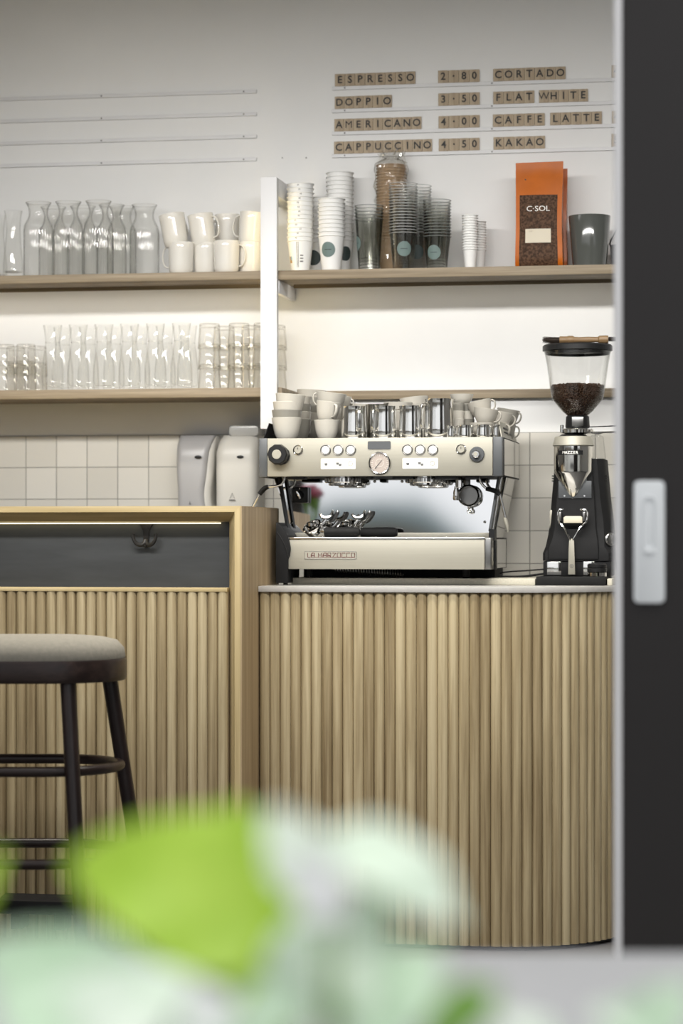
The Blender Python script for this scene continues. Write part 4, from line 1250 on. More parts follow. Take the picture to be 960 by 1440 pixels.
q = at(533.8, 651.3)
gg = part(MB().torus((q.x, FY - 0.003, q.z), 14.4 * pxm, 0.0032, (0, 1, 0), 40, 10), 'pressure_gauge', 'chrome')
part(MB().cyl((q.x, FY, q.z), (q.x, FY - 0.0025, q.z), 13.4 * pxm, seg=40), 'gauge_face', 'gauge_face', gg)
m = MB()
for k in range(19):
    a_ = R(-130 + 260 * k / 18); r0_, r1_ = 12.2 * pxm, (10.2 if k % 3 else 9.2) * pxm
    m.tube([(q.x + math.sin(a_) * r0_, FY - 0.0029, q.z + math.cos(a_) * r0_), (q.x + math.sin(a_) * r1_, FY - 0.0029, q.z + math.cos(a_) * r1_)], 0.00045, 5)
m.torus((q.x, FY - 0.0029, q.z), 5.5 * pxm, 0.0005, (0, 1, 0), 28, 5)
part(m, 'gauge_scale', 'print_white', gg)
part(MB().tube([(q.x + 0.009, FY - 0.0035, q.z + 0.012), (q.x - 0.013, FY - 0.0035, q.z - 0.015)], [0.0004, 0.0012], 6), 'needle', 'cup_print', gg)

# underside rail, groups
for xa, xb in ((402, 428), (515, 524), (553, 580), (612, 642), (655, 672)):
    a, b2 = A(xa, 672.5, MY + 0.02), A(xb, 669.5, MY + 0.02)
    part(MB().box(a.x, b2.x, MY + 0.01, MY + 0.06, a.z - 0.003, mzb - 0.0005, 0.001), 'bracket', 'black_plastic')
GY = MY + 0.08
def group_head(pc, w):
    q = A(pc, 670, GY); r_ = w * SZ(pc, GY) / 2
    z0_ = q.z
    m = MB().lathe([(0, -0.027), (r_ * 0.74, -0.027), (r_ * 0.80, -0.0245), (r_ * 0.80, -0.019), (r_ * 0.97, -0.019), (r_, -0.017), (r_, -0.006), (r_ * 0.95, -0.004), (r_ * 0.95, 0.006), (0, 0.006)], (q.x, GY, z0_), 40)
    g = part(m, 'group_head', 'steel_polished')
    m = MB()
    for k in range(14):
        a_ = R(180 + 180 * (k + .5) / 14); m.box(-0.0025, 0.0025, -0.001, 0.0012, -0.0165, -0.0065, mat=Matrix.Translation((q.x + r_ * math.cos(a_), GY + r_ * math.sin(a_), z0_)) @ Matrix.Rotation(a_ + PI / 2, 4, 'Z'))
    part(m, 'knurling', 'steel_dark', g)
group_head(482, 50); group_head(598, 56)

# mirror back plate, struts, lower panels
BYp = MY + 0.16
zlo = AZ(540, 757.5, MY + 0.04)
bx0t, bx1t = AX(392, BYp), AX(700, BYp)
m = MB(); zA = mzb + 0.002; zB = AZ(540, 750, BYp); tilt = 0.0
TB = BYp + (zA - zB + 0.02) * math.tan(R(0.8))
m.hexa([(AX(392, BYp), TB, zA), (AX(704, BYp), TB, zA), (AX(690, BYp), BYp, zB - 0.02), (AX(404, BYp), BYp, zB - 0.02),
        (AX(392, BYp), TB + 0.004, zA), (AX(704, BYp), TB + 0.004, zA), (AX(690, BYp), BYp + 0.004, zB - 0.02), (AX(404, BYp), BYp + 0.004, zB - 0.02)])
bp = part(m, 'back_plate', 'steel_mirror')
for px, py in ((526.5, 677), (565.0, 677), (409.5, 735), (681.3, 734)):
    q = A(px, py, BYp); part(MB().cyl((q.x, BYp, q.z), (q.x, BYp - 0.004, q.z), 0.0042, 0.0034, seg=16, bev=0.001), 'screw', 'chrome', bp)
SYs = MY + 0.10
def strut(pa, pb, w, m_, nm):
    a_, c_ = A(*pa, SYs), A(*pb, SYs)
    part(MB().hexa([(a_.x - w, SYs, a_.z), (a_.x + w, SYs, a_.z), (c_.x + w, SYs, c_.z), (c_.x - w, SYs, c_.z), (a_.x - w, SYs + 0.03, a_.z), (a_.x + w, SYs + 0.03, a_.z), (c_.x + w, SYs + 0.03, c_.z), (c_.x - w, SYs + 0.03, c_.z)]), nm, m_)
strut((391.5, 671), (404, 747), 0.0035, 'black_matte', 'strut')
strut((700.5, 671), (688, 747), 0.0035, 'charcoal', 'strut')
a_, c_ = A(705, 671, SYs - 0.004), A(693.5, 745, SYs - 0.004)
part(MB().cyl(a_, c_, 0.004, seg=12), 'chrome_rod', 'chrome')
# lower body
LY = MY + 0.03
lx0, lx1 = AX(405, LY), AX(681, LY)
lzt, lzb = AZ(540, 757, LY), AZ(540, 800.5, LY)
lxr = AX(692, LY) - 0.004
lxl = lx0 - 0.010
tp_ = part(MB().box(lx0, lx1, LY, LY + 0.012, lzb, lzt - 0.004, 0.001), 'tray_front', 'steel_brushed')
part(MB().box(lxl, lxr - 0.003, LY + 0.0125, MB_ - 0.02, lzb, lzt - 0.001, 0.001), 'lower_body', 'steel_dark')
part(MB().box(lx0 - 0.001, lx1 + 0.001, LY - 0.002, LY + 0.02, lzt - 0.0038, lzt + 0.003, 0.002), 'tray_lip', 'steel_polished')
gr = MB()
gr.box(lx0, lx1, LY + 0.0205, LY + 0.034, lzt - 0.0005, lzt + 0.002); gr.box(lx0, lx1, BYp - 0.012, BYp - 0.007, lzt - 0.0005, lzt + 0.002)
for k in range(46):
    x = lx0 + (lx1 - lx0) * (k + 0.5) / 46
    gr.box(x - 0.0022, x + 0.0022, LY + 0.032, BYp - 0.01, lzt - 0.0005, lzt + 0.0018)
part(gr, 'drip_grate', 'steel_polished')
a_, c_ = A(405, 755, BYp - 0.004), A(690, 750, BYp - 0.004)
part(MB().box(a_.x, c_.x, BYp - 0.006, BYp - 0.0015, lzt + 0.002, c_.z + 0.002, 0.0005), 'splash_strip', 'steel_brushed')
# right hand lower panel
part(MB().box(lxr - 0.0028, lxr, LY + 0.10, MB_ - 0.02, lzb, lzt + 0.001, 0.001), 'side_border', 'black_matte')
part(MB().box(lxr + 0.0002, lxr + 0.001, LY + 0.135, MB_ - 0.045, lzb + 0.002, lzt - 0.003), 'lower_side_panel', 'steel_side')
part(MB().box(lx1 + 0.0015, lxr, LY + 0.004, LY + 0.099, lzb, lzt + 0.001, 0.001), 'tray_end', 'steel_dark')
qa = AX(686, LY)
part(MB().box(lxr - 0.001, lxr + 0.0012, LY + 0.02, LY + 0.05, AZ(686, 795, LY), AZ(686, 770, LY), 0.0004), 'slot_highlight', 'steel_brushed')  # bright strip drawn as the highlight of the slot
m = MB(); m.hexa([(lxr - 0.012, LY + 0.06, lzt + 0.028), (lxr + 0.003, LY + 0.06, lzt + 0.026), (lxr + 0.003, LY + 0.06, lzt - 0.006), (lxr - 0.014, LY + 0.06, lzt - 0.002),
                  (lxr - 0.012, LY + 0.12, lzt + 0.028), (lxr + 0.003, LY + 0.12, lzt + 0.026), (lxr + 0.003, LY + 0.12, lzt - 0.006), (lxr - 0.014, LY + 0.12, lzt - 0.002)]); part(m, 'strut_foot', 'black_plastic')
part(MB().box(lxr + 0.0005, lxr + 0.004, LY + 0.085, LY + 0.125, lzb - 0.002, lzt - 0.006, 0.001), 'leg_cover', 'black_plastic')
# slanted mirror panel between the upper and the lower side
m = MB(); yA, yB = MY + 0.20, MB_ - 0.04
m.hexa([(mx1 - 0.008, yA - 0.02, mzb - 0.001), (mx1 - 0.008, yB, mzb - 0.001), (lxr - 0.004, yB - 0.03, lzt + 0.001), (lxr - 0.004, yA - 0.04, lzt + 0.001),
        (mx1 - 0.012, yA - 0.02, mzb - 0.001), (mx1 - 0.012, yB, mzb - 0.001), (lxr - 0.008, yB - 0.03, lzt + 0.001), (lxr - 0.008, yA - 0.04, lzt + 0.001)])
part(m, 'waist_panel', 'steel_side')
m = MB(); m.hexa([(mx0 + 0.008, yA - 0.02, mzb - 0.001), (mx0 + 0.008, yB, mzb - 0.001), (lxl + 0.004, yB - 0.03, lzt + 0.001), (lxl + 0.004, yA - 0.04, lzt + 0.001),
        (mx0 + 0.012, yA - 0.02, mzb - 0.001), (mx0 + 0.012, yB, mzb - 0.001), (lxl + 0.008, yB - 0.03, lzt + 0.001), (lxl + 0.008, yA - 0.04, lzt + 0.001)])
part(m, 'waist_panel', 'steel_side')
# left leg cover with its curved shoulder
def PZ(px, py, y=LY - 0.005): q = A(px, py, y); return (q.x, q.z)
part(MB().prism([PZ(388, 820), PZ(404.8, 820), PZ(405.2, 786), PZ(407.2, 782), PZ(408.4, 772), PZ(407.5, 765), PZ(404.6, 753), PZ(401, 746), PZ(396, 740), PZ(391, 736), PZ(388, 734.5)], 'Y', LY - 0.008, LY + 0.17, 0.0015), 'leg_cover', 'black_matte')
part(MB().tube([(*PZ(389.5, 748)[:1], LY - 0.009, PZ(389.5, 748)[1]), (PZ(396, 757)[0], LY - 0.009, PZ(396, 757)[1]), (PZ(402, 770)[0], LY - 0.009, PZ(402, 770)[1]), (PZ(405.5, 783)[0], LY - 0.009, PZ(405.5, 783)[1])], 0.0012, 6, smooth=1), 'trim_seam', 'black_plastic')
q = A(398.5, 822, LY); part(MB().cyl((q.x, LY + 0.03, WZ + 0.0006), (q.x, LY + 0.03, AZ(398, 819, LY)), 0.007, seg=16), 'foot', 'black_rubber')
# void under the tray: plinth, feet, hose
part(MB().box(lx0 + 0.01, lxr - 0.01, RYs + 0.12, MB_ - 0.03, rz1 + 0.0005, lzb - 0.0005), 'underbody', 'black_matte')
for px in (434, 655):
    q = A(px, 806, RYs + 0.03)
    part(MB().cyl((q.x, RYs + 0.03, rz1 + 0.0004), (q.x, RYs + 0.03, lzb - 0.0003), 0.012, seg=20, bev=0.002), 'foot', 'black_rubber')
part(MB().cyl((A(434.5, 806, RYs + 0.012).x, RYs + 0.012, rz1 + 0.0004), (A(434.5, 806, RYs + 0.012).x, RYs + 0.012, lzb), 0.0022, seg=8), 'pipe', 'chrome')
m = MB(); pts = []
xa, xb = A(470, 805, RYs + 0.05).x, A(566, 809, RYs + 0.05).x
zc0, zc1 = AZ(470, 800, RYs + 0.05), AZ(566, 807.5, RYs + 0.05)
rr_h = 0.0085
for k in range(26 * 12 + 1):
    u = k / (26 * 12); a_ = k / 12 * 2 * PI
    pts.append((xa + (xb - xa) * u, RYs + 0.05 + rr_h * math.cos(a_), max(zc0 + (zc1 - zc0) * u, rz1 + rr_h + 0.003) + rr_h * math.sin(a_)))
m.tube(pts, 0.0016, 6); part(m, 'spiral_hose', 'steel_dark')

# badge with outlined lettering
a_, c_ = A(428, 786.2, LY), A(501, 775, LY)
bd = part(MB().prism(rrect(a_.x, c_.x, a_.z, c_.z, 0.002, 3), 'Y', LY - 0.0012, LY, 0), 'badge', 'steel_brushed')
m = MB(); fr_ = rrect(a_.x + 0.0008, c_.x - 0.0008, a_.z + 0.0008, c_.z - 0.0008, 0.0015, 3)
m.tube([(x, LY - 0.0014, z) for x, z in fr_], 0.0005, 5, closed=True); part(m, 'badge_border', 'screw_grey', bd)
STROKES = {'L': [[(0.35, 1), (0.35, 0), (1, 0)]], 'A': [[(0, 0), (0, 0.55), (0.25, 1), (1, 1), (1, 0)], [(0, 0.42), (1, 0.42)]], 'M': [[(0, 0), (0, 1), (0.5, 0.35), (1, 1), (1, 0)]],
           'R': [[(0, 0), (0, 1), (0.9, 1), (0.9, 0.45), (0, 0.45)], [(0.4, 0.45), (1, 0)]], 'Z': [[(0, 1), (1, 1), (0, 0), (1, 0)]], 'O': [[(0, 0), (0, 1), (1, 1), (1, 0), (0, 0)]], 'C': [[(1, 1), (0, 1), (0, 0), (1, 0)]]}
def strokes(word_, x0_, x1_, z0_, z1_, y, r_, gap=0.3):
    m = MB(); n_ = sum(1.0 if c != ' ' else 0.55 for c in word_); w_ = (x1_ - x0_) / n_
    x = x0_
    for c in word_:
        if c == ' ': x += w_ * 0.55; continue
        for s in STROKES[c]: m.tube([(x + w_ * (gap / 2 + (1 - gap) * u), y, z0_ + (z1_ - z0_) * v) for u, v in s], r_, 5)
        x += w_
    return m
hb = c_.z - a_.z
part(strokes('LA MARZOCCO', a_.x + 0.004, c_.x - 0.003, a_.z + hb * 0.24, c_.z - hb * 0.24, LY - 0.0015, 0.0011), 'badge_lettering', 'badge_red', bd)
m = MB(); m.tube([(a_.x + 0.010, LY - 0.0014, a_.z + hb * 0.24), (c_.x - 0.010, LY - 0.0014, a_.z + hb * 0.24)], 0.0005, 5); part(m, 'badge_underline', 'badge_red', bd)

# steam wands
WYl = MY + 0.08
def w3(pts, y0, y1=None):
    n_ = len(pts); y1 = y0 if y1 is None else y1
    return [A(px, py, y0 + (y1 - y0) * i / max(1, n_ - 1)) for i, (px, py) in enumerate(pts)]
sw = part(MB().tube(w3([(400, 669), (399, 677), (394, 682.5), (384, 684), (376, 684.5)], WYl), 0.0040, 12, smooth=2), 'steam_wand', 'chrome')
part(MB().tube(w3([(377, 684.4), (371, 687), (364.5, 695)], WYl), [0.0066, 0.0076, 0.0072], 12, smooth=2), 'grip', 'black_rubber', sw)
part(MB().tube(w3([(365, 694), (353, 716), (347, 728)], WYl, WYl - 0.0), 0.0036, 12), 'wand_tube', 'chrome', sw)
sw = part(MB().tube(w3([(674.5, 668), (675, 676), (678, 682), (685, 688), (691, 690)], WYl), 0.0040, 12, smooth=2), 'steam_wand', 'chrome')
part(MB().tube(w3([(683, 687.3), (690, 688.6), (697, 690.5), (703, 695.5)], WYl), [0.0058, 0.007, 0.0074, 0.0066], 12, smooth=2), 'grip', 'black_rubber', sw)
part(MB().tube(w3([(702, 693.5), (706, 709), (712, 735)], WYl), 0.0038, 12), 'wand_tube', 'chrome', sw)
part(MB().tube(w3([(709.3, 728), (711.5, 735.5), (713.2, 741), (714.3, 748)], WYl), [0.0055, 0.0062, 0.0052, 0.0018], 12), 'wand_tip', 'steel_brushed', sw)
# switch box
a_, c_ = A(410.2, 707, BYp - 0.03), A(432, 685, BYp - 0.03)
sb = part(MB().box(a_.x, c_.x, BYp - 0.03, BYp - 0.0005, a_.z, c_.z, 0.003), 'rotary_switch', 'black_plastic')
cx_, cz_ = (a_.x + c_.x) / 2, (a_.z + c_.z) / 2
part(MB().cyl((cx_, BYp - 0.0305, cz_), (cx_, BYp - 0.042, cz_), 0.0135, 0.012, seg=28, bev=0.002), 'switch_knob', 'black_matte', sb)
part(MB().box(-0.003, 0.003, -0.006, 0, -0.0125, 0.0125, 0.001, mat=Matrix.Translation((cx_, BYp - 0.042, cz_)) @ Matrix.Rotation(R(-25), 4, 'Y')), 'switch_pointer', 'chrome', sb)
part(MB().box(cx_ - 0.001, cx_ + 0.001, BYp - 0.0306, BYp - 0.0299, c_.z - 0.006, c_.z - 0.002), 'switch_mark', 'print_white', sb)
# hot water tap
WT = MY + 0.08
q = A(645, 671, WT); z1_ = AZ(645, 686, WT)
tap = part(MB().cyl((q.x, WT, z1_), (q.x, WT, mzb - 0.0005), 0.0105, seg=8, bev=0.001), 'water_tap', 'chrome', angle=20)
m = MB().lathe([(0, -0.036), (0.009, -0.036), (0.0105, -0.030), (0.0095, -0.012), (0.0065, -0.002), (0.006, 0.004), (0, 0.004)], (A(641.5, 686, WT).x, WT, z1_), 24)
part(m, 'tap_nozzle', 'chrome', tap)

# hanging portafilter basket ring
HYp = MY + 0.128
q = A(659.5, 697, HYp); r_ = 15.4 * SZ(659, HYp)
hb_ = thing('hanging_portafilter', 'round chrome portafilter seen end on under the machine', 'portafilter', (q.x, HYp, q.z))
m = MB(); m.torus((0, 0, 0), r_ - 0.0035, 0.0040, (0, 1, 0), 44, 10); m.lathe([(r_ - 0.001, -0.02), (r_, -0.018), (r_, 0.012), (r_ - 0.003, 0.014), (r_ - 0.005, 0.012), (r_ - 0.005, -0.02)], seg=44, mat=Matrix.Rotation(R(-90), 4, 'X'))
m.build('rim', 'chrome', hb_)
MB().cyl((0, 0.012, 0), (0, 0.008, 0), r_ - 0.004, seg=44).build('filter_disc', 'steel_dark', hb_)
m = MB().cyl((0, 0.004, -r_ + 0.001), (0.001, 0.004, -r_ - 0.009), 0.0055, 0.0048, seg=16); m.torus((0.001, -0.002, -r_ - 0.0125), 0.0052, 0.0030, (0, 1, 0), 24, 8); m.build('spout', 'chrome', hb_)
MB().box(-0.012, -0.004, 0.002, 0.016, r_ - 0.006, mzb - q.z - 0.001, 0.002).build('hanger', 'steel_dark', hb_)

# portafilters lying on the grate
def portafilter(label, pb, ph0, ph1, pspx, Yp, sc_=1.0):
    t = thing('portafilter', label, 'portafilter', (A(pb, 757, Yp).x, Yp, lzt + 0.0024), 'portafilters on the drip tray')
    tl = t.location
    z = tl.z
    u = SZ(pb, Yp)
    xb = tl.x
    # basket lying on its side, tilted
    ax = Vector((-0.36, -0.55, 0.75)).normalized()
    c0_ = Vector((xb, Yp, z + 0.018))
    q_ = Vector((0, 0, 1)).rotation_difference(ax).to_matrix().to_4x4()
    M = Matrix.Translation(c0_) @ q_
    rr = 14.0 * u
    m = MB().lathe([(0, -0.012), (rr * 0.80, -0.012), (rr * 0.9, -0.008), (rr * 0.92, 0.006), (rr * 1.0, 0.008), (rr * 1.0, 0.013), (rr * 0.86, 0.014), (rr * 0.84, -0.006), (0, -0.008)], seg=36, mat=M)
    zmin = min(v.co.z for v in m.bm.verts); bmesh.ops.translate(m.bm, vec=(0, 0, z - zmin), verts=m.bm.verts)
    m.build('basket_holder', 'chrome', t, tl)
    dz = z - zmin
    zt = z + 0.043
    m = MB().lathe([(0, 0), (6.2 * u, 0), (6.6 * u, 0.004), (6.6 * u, 0.010), (5.2 * u, 0.013), (0, 0.013)], (xb - 3 * u, Yp - 0.004, z + 0.033), 24); m.build('lug', 'chrome', t, tl)
    # double spout, horns up
    xs = xb + (pspx - pb) * u
    m = MB()
    m.tube([(xb + 4 * u, Yp, z + 0.024), (xs - 4 * u, Yp - 0.004, z + 0.040), (xs, Yp - 0.004, z + 0.052)], [0.010, 0.0085, 0.0075], 14, smooth=2)
    arc = []
    for k in range(11):
        a_ = R(200 + 170 * k / 10); arc.append((xs + 9.5 * u * math.cos(a_) , Yp - 0.006, z + 0.0765 + 9.0 * u * math.sin(a_)))
    m.tube(arc, [0.0036, 0.005, 0.0056, 0.006, 0.0062, 0.0062, 0.0062, 0.006, 0.0056, 0.005, 0.0036], 10)
    m.build('double_spout', 'chrome', t, tl)
    arc = [(xs + (8 + 4.5 * math.sin(k / 6 * PI * 0.55)) * u + 0.4 * k * u, Yp + 0.012, z + 0.052 + 0.0045 * k) for k in range(7)]
    MB().tube([(xs + 3 * u, Yp + 0.012, z + 0.046)] + arc, [0.005] + [0.006] * 6 + [0.0045], 10, smooth=1).build('rear_spout', 'steel_dark', t, tl)
    # handle
    xh0, xh1 = xb + (ph0 - pb) * u, xb + (ph1 - pb) * u
    hz = z + 0.0155
    m = MB().tube([(xb + 9 * u, Yp - 0.006, z + 0.021), (xh0 + 0.004, Yp - 0.012, hz + 0.002)], 0.0075, 14); m.build('neck', 'chrome', t, tl)
    L_ = xh1 - xh0
    pr = [(0, 0), (0.0125, 0.001), (0.0140, 0.004), (0.0142, L_ * 0.3), (0.0142, L_ * 0.36), (0.0150, L_ * 0.38), (0.0152, L_ * 0.75), (0.0140, L_ * 0.92), (0.010, L_ * 0.985), (0, L_)]
    m = MB().lathe(pr, seg=24, mat=Matrix.Translation((xh0, Yp - 0.014, hz)) @ Matrix.Rotation(R(90), 4, 'Y')); m.build('handle', 'black_rubber', t, tl)
    return t
portafilter('chrome portafilter with black handle on the drip tray, nearer the bar', 441, 457, 507, 459, LY + 0.036)
portafilter('chrome portafilter with black handle on the drip tray, under the gauge', 488, 507.5, 560, 504, LY + 0.083)
# ================================================================== cups, pitchers on the machine
u = SZ(480, -0.47)
def cupset(rt, rb, h, mat, nm, handle, group):
    return mug_mesh(rt, rb, h, mat, nm, 'x', 'cup', group, handle, 0.0030, 0.016, 0.0032, 0.10, 0.62)
GRP = 'stoneware cups on the espresso machine'
protos = {}
def put(kind, px, Yq, zb_, lab, tilt=0, hang=0, sc_=1.0):
    """kind: (rim px, base px, height px, material, handle)"""
    u_ = SZ(px, Yq)
    key = kind
    rt, rb, h, mat, hd = kind
    if key not in protos:
        o = cupset(rt * u / 2, rb * u / 2, h * u, mat, 'stoneware_cup', hd, GRP); protos[key] = o; new = True
    else:
        o = dup(protos[key])
    o.location = (AX(px, Yq), Yq, zb_)
    o.rotation_mode = 'QUATERNION'
    o.rotation_quaternion = (Matrix.Rotation(tilt, 3, 'Y') @ Matrix.Rotation(hang, 3, 'Z')).to_quaternion()
    o['label'] = lab
    return o
BIG = (42, 29, 30.5, 'ceramic_cream', False); BIGG = (42, 29, 30.5, 'ceramic_grey', False); BIGS = (42, 29, 30.5, 'ceramic_sand', False)
MED = (35, 25, 27, 'ceramic_cream', True); MEDS = (35, 25, 27, 'ceramic_sand', True)
Yc = MY + 0.085
zs = TZ + 0.0006
p_ = 10.8 * u
put(BIG, 403, Yc, zs, 'cream handleless cup at the bottom of the nearest stack by the white post')
put(BIGG, 403.2, Yc, zs + p_, 'grey cup nested second from the bottom in the stack by the white post')
put(BIG, 404.2, Yc, zs + 2 * p_ + 0.001, 'cream cup nested third from the bottom in the stack by the white post', R(1))
put(BIG, 406, Yc, zs + 3 * p_ + 0.001, 'tilted cream cup on top of the stack by the white post', R(5))
Yc2 = MY + 0.19
put(BIGG, 417, Yc2, zs, 'grey cup at the bottom of the middle stack behind the front cream stack')
put(BIGS, 417, Yc2, zs + p_, 'sand cup second from the bottom in the middle stack')
put(BIGG, 417, Yc2, zs + 2 * p_, 'grey cup third from the bottom in the middle stack')
put(BIGS, 417.5, Yc2, zs + 3 * p_, 'sand cup on top of the middle stack')
Yc3 = MY + 0.30
for k in range(5):
    put((BIGG, BIGS, BIGG, BIGG, BIGS)[k], 436 + (0.5 if k > 3 else 0), Yc3, zs + p_ * 1.03 * k, ('grey cup at the bottom of the tall rear stack', 'sand cup second from the bottom in the tall rear stack', 'grey cup in the middle of the tall rear stack', 'grey cup just below the top of the tall rear stack', 'sand cup on top of the tall rear stack, highest of all')[k], R(3) if k == 4 else 0)
put((36, 25, 27, 'ceramic_cream', True), 459.5, Yc, zs, 'cream cup under the tilted cup, beside the first milk pitcher', 0, R(95))
put(MED, 459, Yc - 0.003, zs + 25.5 * u, 'cream cup leaning with its handle to the front, beside the first milk pitcher', R(7), R(-48))
put(MEDS, 467, Yc + 0.09, zs, 'sand cup hidden low behind the leaning cup'); put(MEDS, 467, Yc + 0.09, zs + 20 * u, 'sand cup stacked below the wide top cup', 0, R(-15))
put((43, 26, 26, 'ceramic_cream', True), 463, Yc + 0.075, zs + 41 * u, 'wide cream cup on top with handle towards the stacks', R(7), R(180))
put(MED, 473, Yc + 0.15, zs + 39 * u, 'cream cup at the back with handle towards the pitchers', R(10), R(-5))
# right-hand groups
put((41, 28, 22, 'ceramic_cream', False), 559.5, MY + 0.26, zs + 33 * u, 'pale bowl top behind the second and third pitchers')
put((41, 28, 26, 'ceramic_sand', False), 559.5, MY + 0.26, zs + 0.5 * u, 'sand cup under the pale bowl behind the pitchers'); put((41, 28, 26, 'ceramic_sand', False), 559.5, MY + 0.26, zs + 17 * u, 'sand cup between the pale bowl and the lowest cup behind the pitchers')
put((41, 28, 22, 'ceramic_cream', False), 584, MY + 0.33, zs + 42 * u, 'tilted pale bowl behind the large pitcher', R(-6))
for k in range(3): put((41, 28, 26, 'ceramic_sand', False), 584, MY + 0.33, zs + 14 * u * k, ('lowest', 'middle', 'upper')[k] + ' sand cup under the tilted pale bowl')
put((41, 28, 22, 'ceramic_cream', False), 503, MY + 0.30, zs + 32 * u, 'pale bowl behind the first milk pitcher', R(3)); put((41, 28, 26, 'ceramic_sand', False), 503, MY + 0.30, zs, 'sand cup low behind the first milk pitcher'); put((41, 28, 26, 'ceramic_sand', False), 503, MY + 0.30, zs + 16 * u, 'sand cup between the pale bowl and the low cup behind the first pitcher')
SM = (19, 15.5, 18, 'ceramic_cream', False); SMG = (19, 15.5, 18, 'ceramic_grey', False)
for i, (px, Yq, seq, wh) in enumerate(((643, MY + 0.16, (SM, SM, SM, SMG), 'first espresso cup stack behind the large pitcher'), (657.5, MY + 0.19, (SM, SMG, SM, SMG), 'second espresso cup stack'))):
    for k, kd in enumerate(seq):
        col = 'grey' if kd is SMG else 'cream'
        put(kd, px, Yq, zs + 10.6 * u * k + 0.0008 * k, f'small {col} espresso cup, {("lowest", "second", "third", "top")[k]} of the {wh}')
put((33, 22, 13, 'ceramic_cream', False), 649, MY + 0.20, zs + 51 * u, 'cream bowl resting across the two espresso cup stacks')
put((36, 24, 22, 'ceramic_sand', True), 678, MY + 0.12, zs, 'sand cup standing behind the small steel pitchers', 0, R(0))
put((35, 22, 22, 'ceramic_sand', True), 681, MY + 0.12, zs + 20 * u, 'sand cup tilted with handle towards the guard, lower one', R(8), R(-10))
put((35, 22, 22, 'ceramic_sand', True), 678, MY + 0.17, zs + 32 * u, 'sand cup tilted with handle towards the guard, topmost', R(-14), R(0))
put((33, 22, 24, 'ceramic_sand', True), 700, MY + 0.24, zs + 17 * u, 'sand cup leaning beside the steel guard, handle up', R(12), R(10))
put((33, 22, 24, 'ceramic_sand', True), 699, MY + 0.24, zs, 'sand cup standing beside the steel guard', 0, R(-30))
put((33, 22, 24, 'ceramic_grey', True), 711, MY + 0.33, zs + 22 * u, 'grey cup at the rear corner by the steel guard', R(10), R(-20)); put((33, 22, 24, 'ceramic_grey', True), 709, MY + 0.33, zs, 'grey cup standing low at the rear corner by the guard')


def pitcher(label, px0, px1, ytop, Yq, hang, handle_px=9, group='steel milk pitchers on the espresso machine', hside=None):
    x0, x1 = AX(px0, Yq), AX(px1, Yq)
    r = (x1 - x0) / 2; z0 = TZ + 0.0006; h = AZ(px0, ytop, Yq) - z0
    t = thing('milk_pitcher', label, 'pitcher', ((x0 + x1) / 2, Yq, z0), group, (0, 0, hang))
    pr = [(0, 0), (r * 0.96, 0), (r, 0.003), (r, h * 0.25), (r * 0.95, h * 0.7), (r * 0.94, h * 0.9), (r * 0.97, h * 0.985), (r * 0.98, h), (r * 0.955, h), (r * 0.92, h * 0.9), (r * 0.93, h * 0.7), (r * 0.97, h * 0.25), (r * 0.95, 0.004), (0, 0.003)]
    MB().lathe(pr, seg=48, spout=(h * 0.8, PI, 0.5)).build('body', 'steel_polished', t, angle=50)
    hw = handle_px * SZ(px0, Yq)
    pts = [(r * 0.95, 0, h * 0.90), (r + hw * 0.7, 0, h * 0.88), (r + hw, 0, h * 0.80), (r + hw * 0.95, 0, h * 0.35), (r + hw * 0.75, 0, h * 0.26), (r * 0.995, 0, h * 0.24)]
    MB().tube(pts, 0.0032, 10, flat=(1.9, 0.55), smooth=2).build('handle', 'steel_polished', t)
    return t
Yp = MY + 0.075
pitcher('steel milk pitcher beside the leaning cup, first of the front row', 479, 515.5, 571.8, Yp, R(-62))
pitcher('steel milk pitcher behind the first and second front pitchers', 513, 546, 569, MY + 0.17, R(150))
pitcher('steel milk pitcher, second of the front row', 522.5, 557.5, 571.5, Yp, R(-122))
pitcher('steel milk pitcher, third of the front row', 560.5, 594.5, 571.2, Yp, R(-160))
pitcher('large steel milk pitcher, tallest on the machine', 596, 638, 561.5, Yp, R(-140), 10)
SG = 'small steel pitchers on the espresso machine'
pitcher('small steel espresso pitcher tucked against the large pitcher', 628, 639, 599, MY + 0.05, R(60), 3, SG)
pitcher('small steel espresso pitcher, next after the large pitcher', 643, 664.5, 598, MY + 0.05, R(180), 4, SG)
pitcher('small steel espresso pitcher in the middle of the row by the guard', 669, 690.5, 597.3, MY + 0.05, R(180), 4, SG)
pitcher('small steel espresso pitcher next to the steel guard', 693, 702, 597.5, MY + 0.05, R(180), 3, SG)

# ================================================================== grinder
GYF = -0.455                                                         # front of the black mat
mat_ = MB().box(AX(753.5, GYF), AX(851.5, GYF), GYF, GYF + 0.26, WZ + 0.0005, AZ(800, 811, GYF), 0.0015).build('grinder_mat', 'black_rubber')
tag(mat_, 'black rubber mat under the coffee grinder', 'mat')
GZ = AZ(800, 811, GYF) + 0.0005
gy = -0.39                                                           # front face of the grinder body
gr_ = thing('coffee_grinder', 'black and chrome coffee grinder with clear bean hopper', 'coffee grinder', (AX(806, gy), gy, GZ))
gl_ = gr_.location.copy()
def gpart(mb, name, mat, parent=gr_, angle=35): return mb.build(name, mat, parent, gl_, angle)
def G(px, py, y=gy): q = A(px, py, y); return (q.x, q.z)
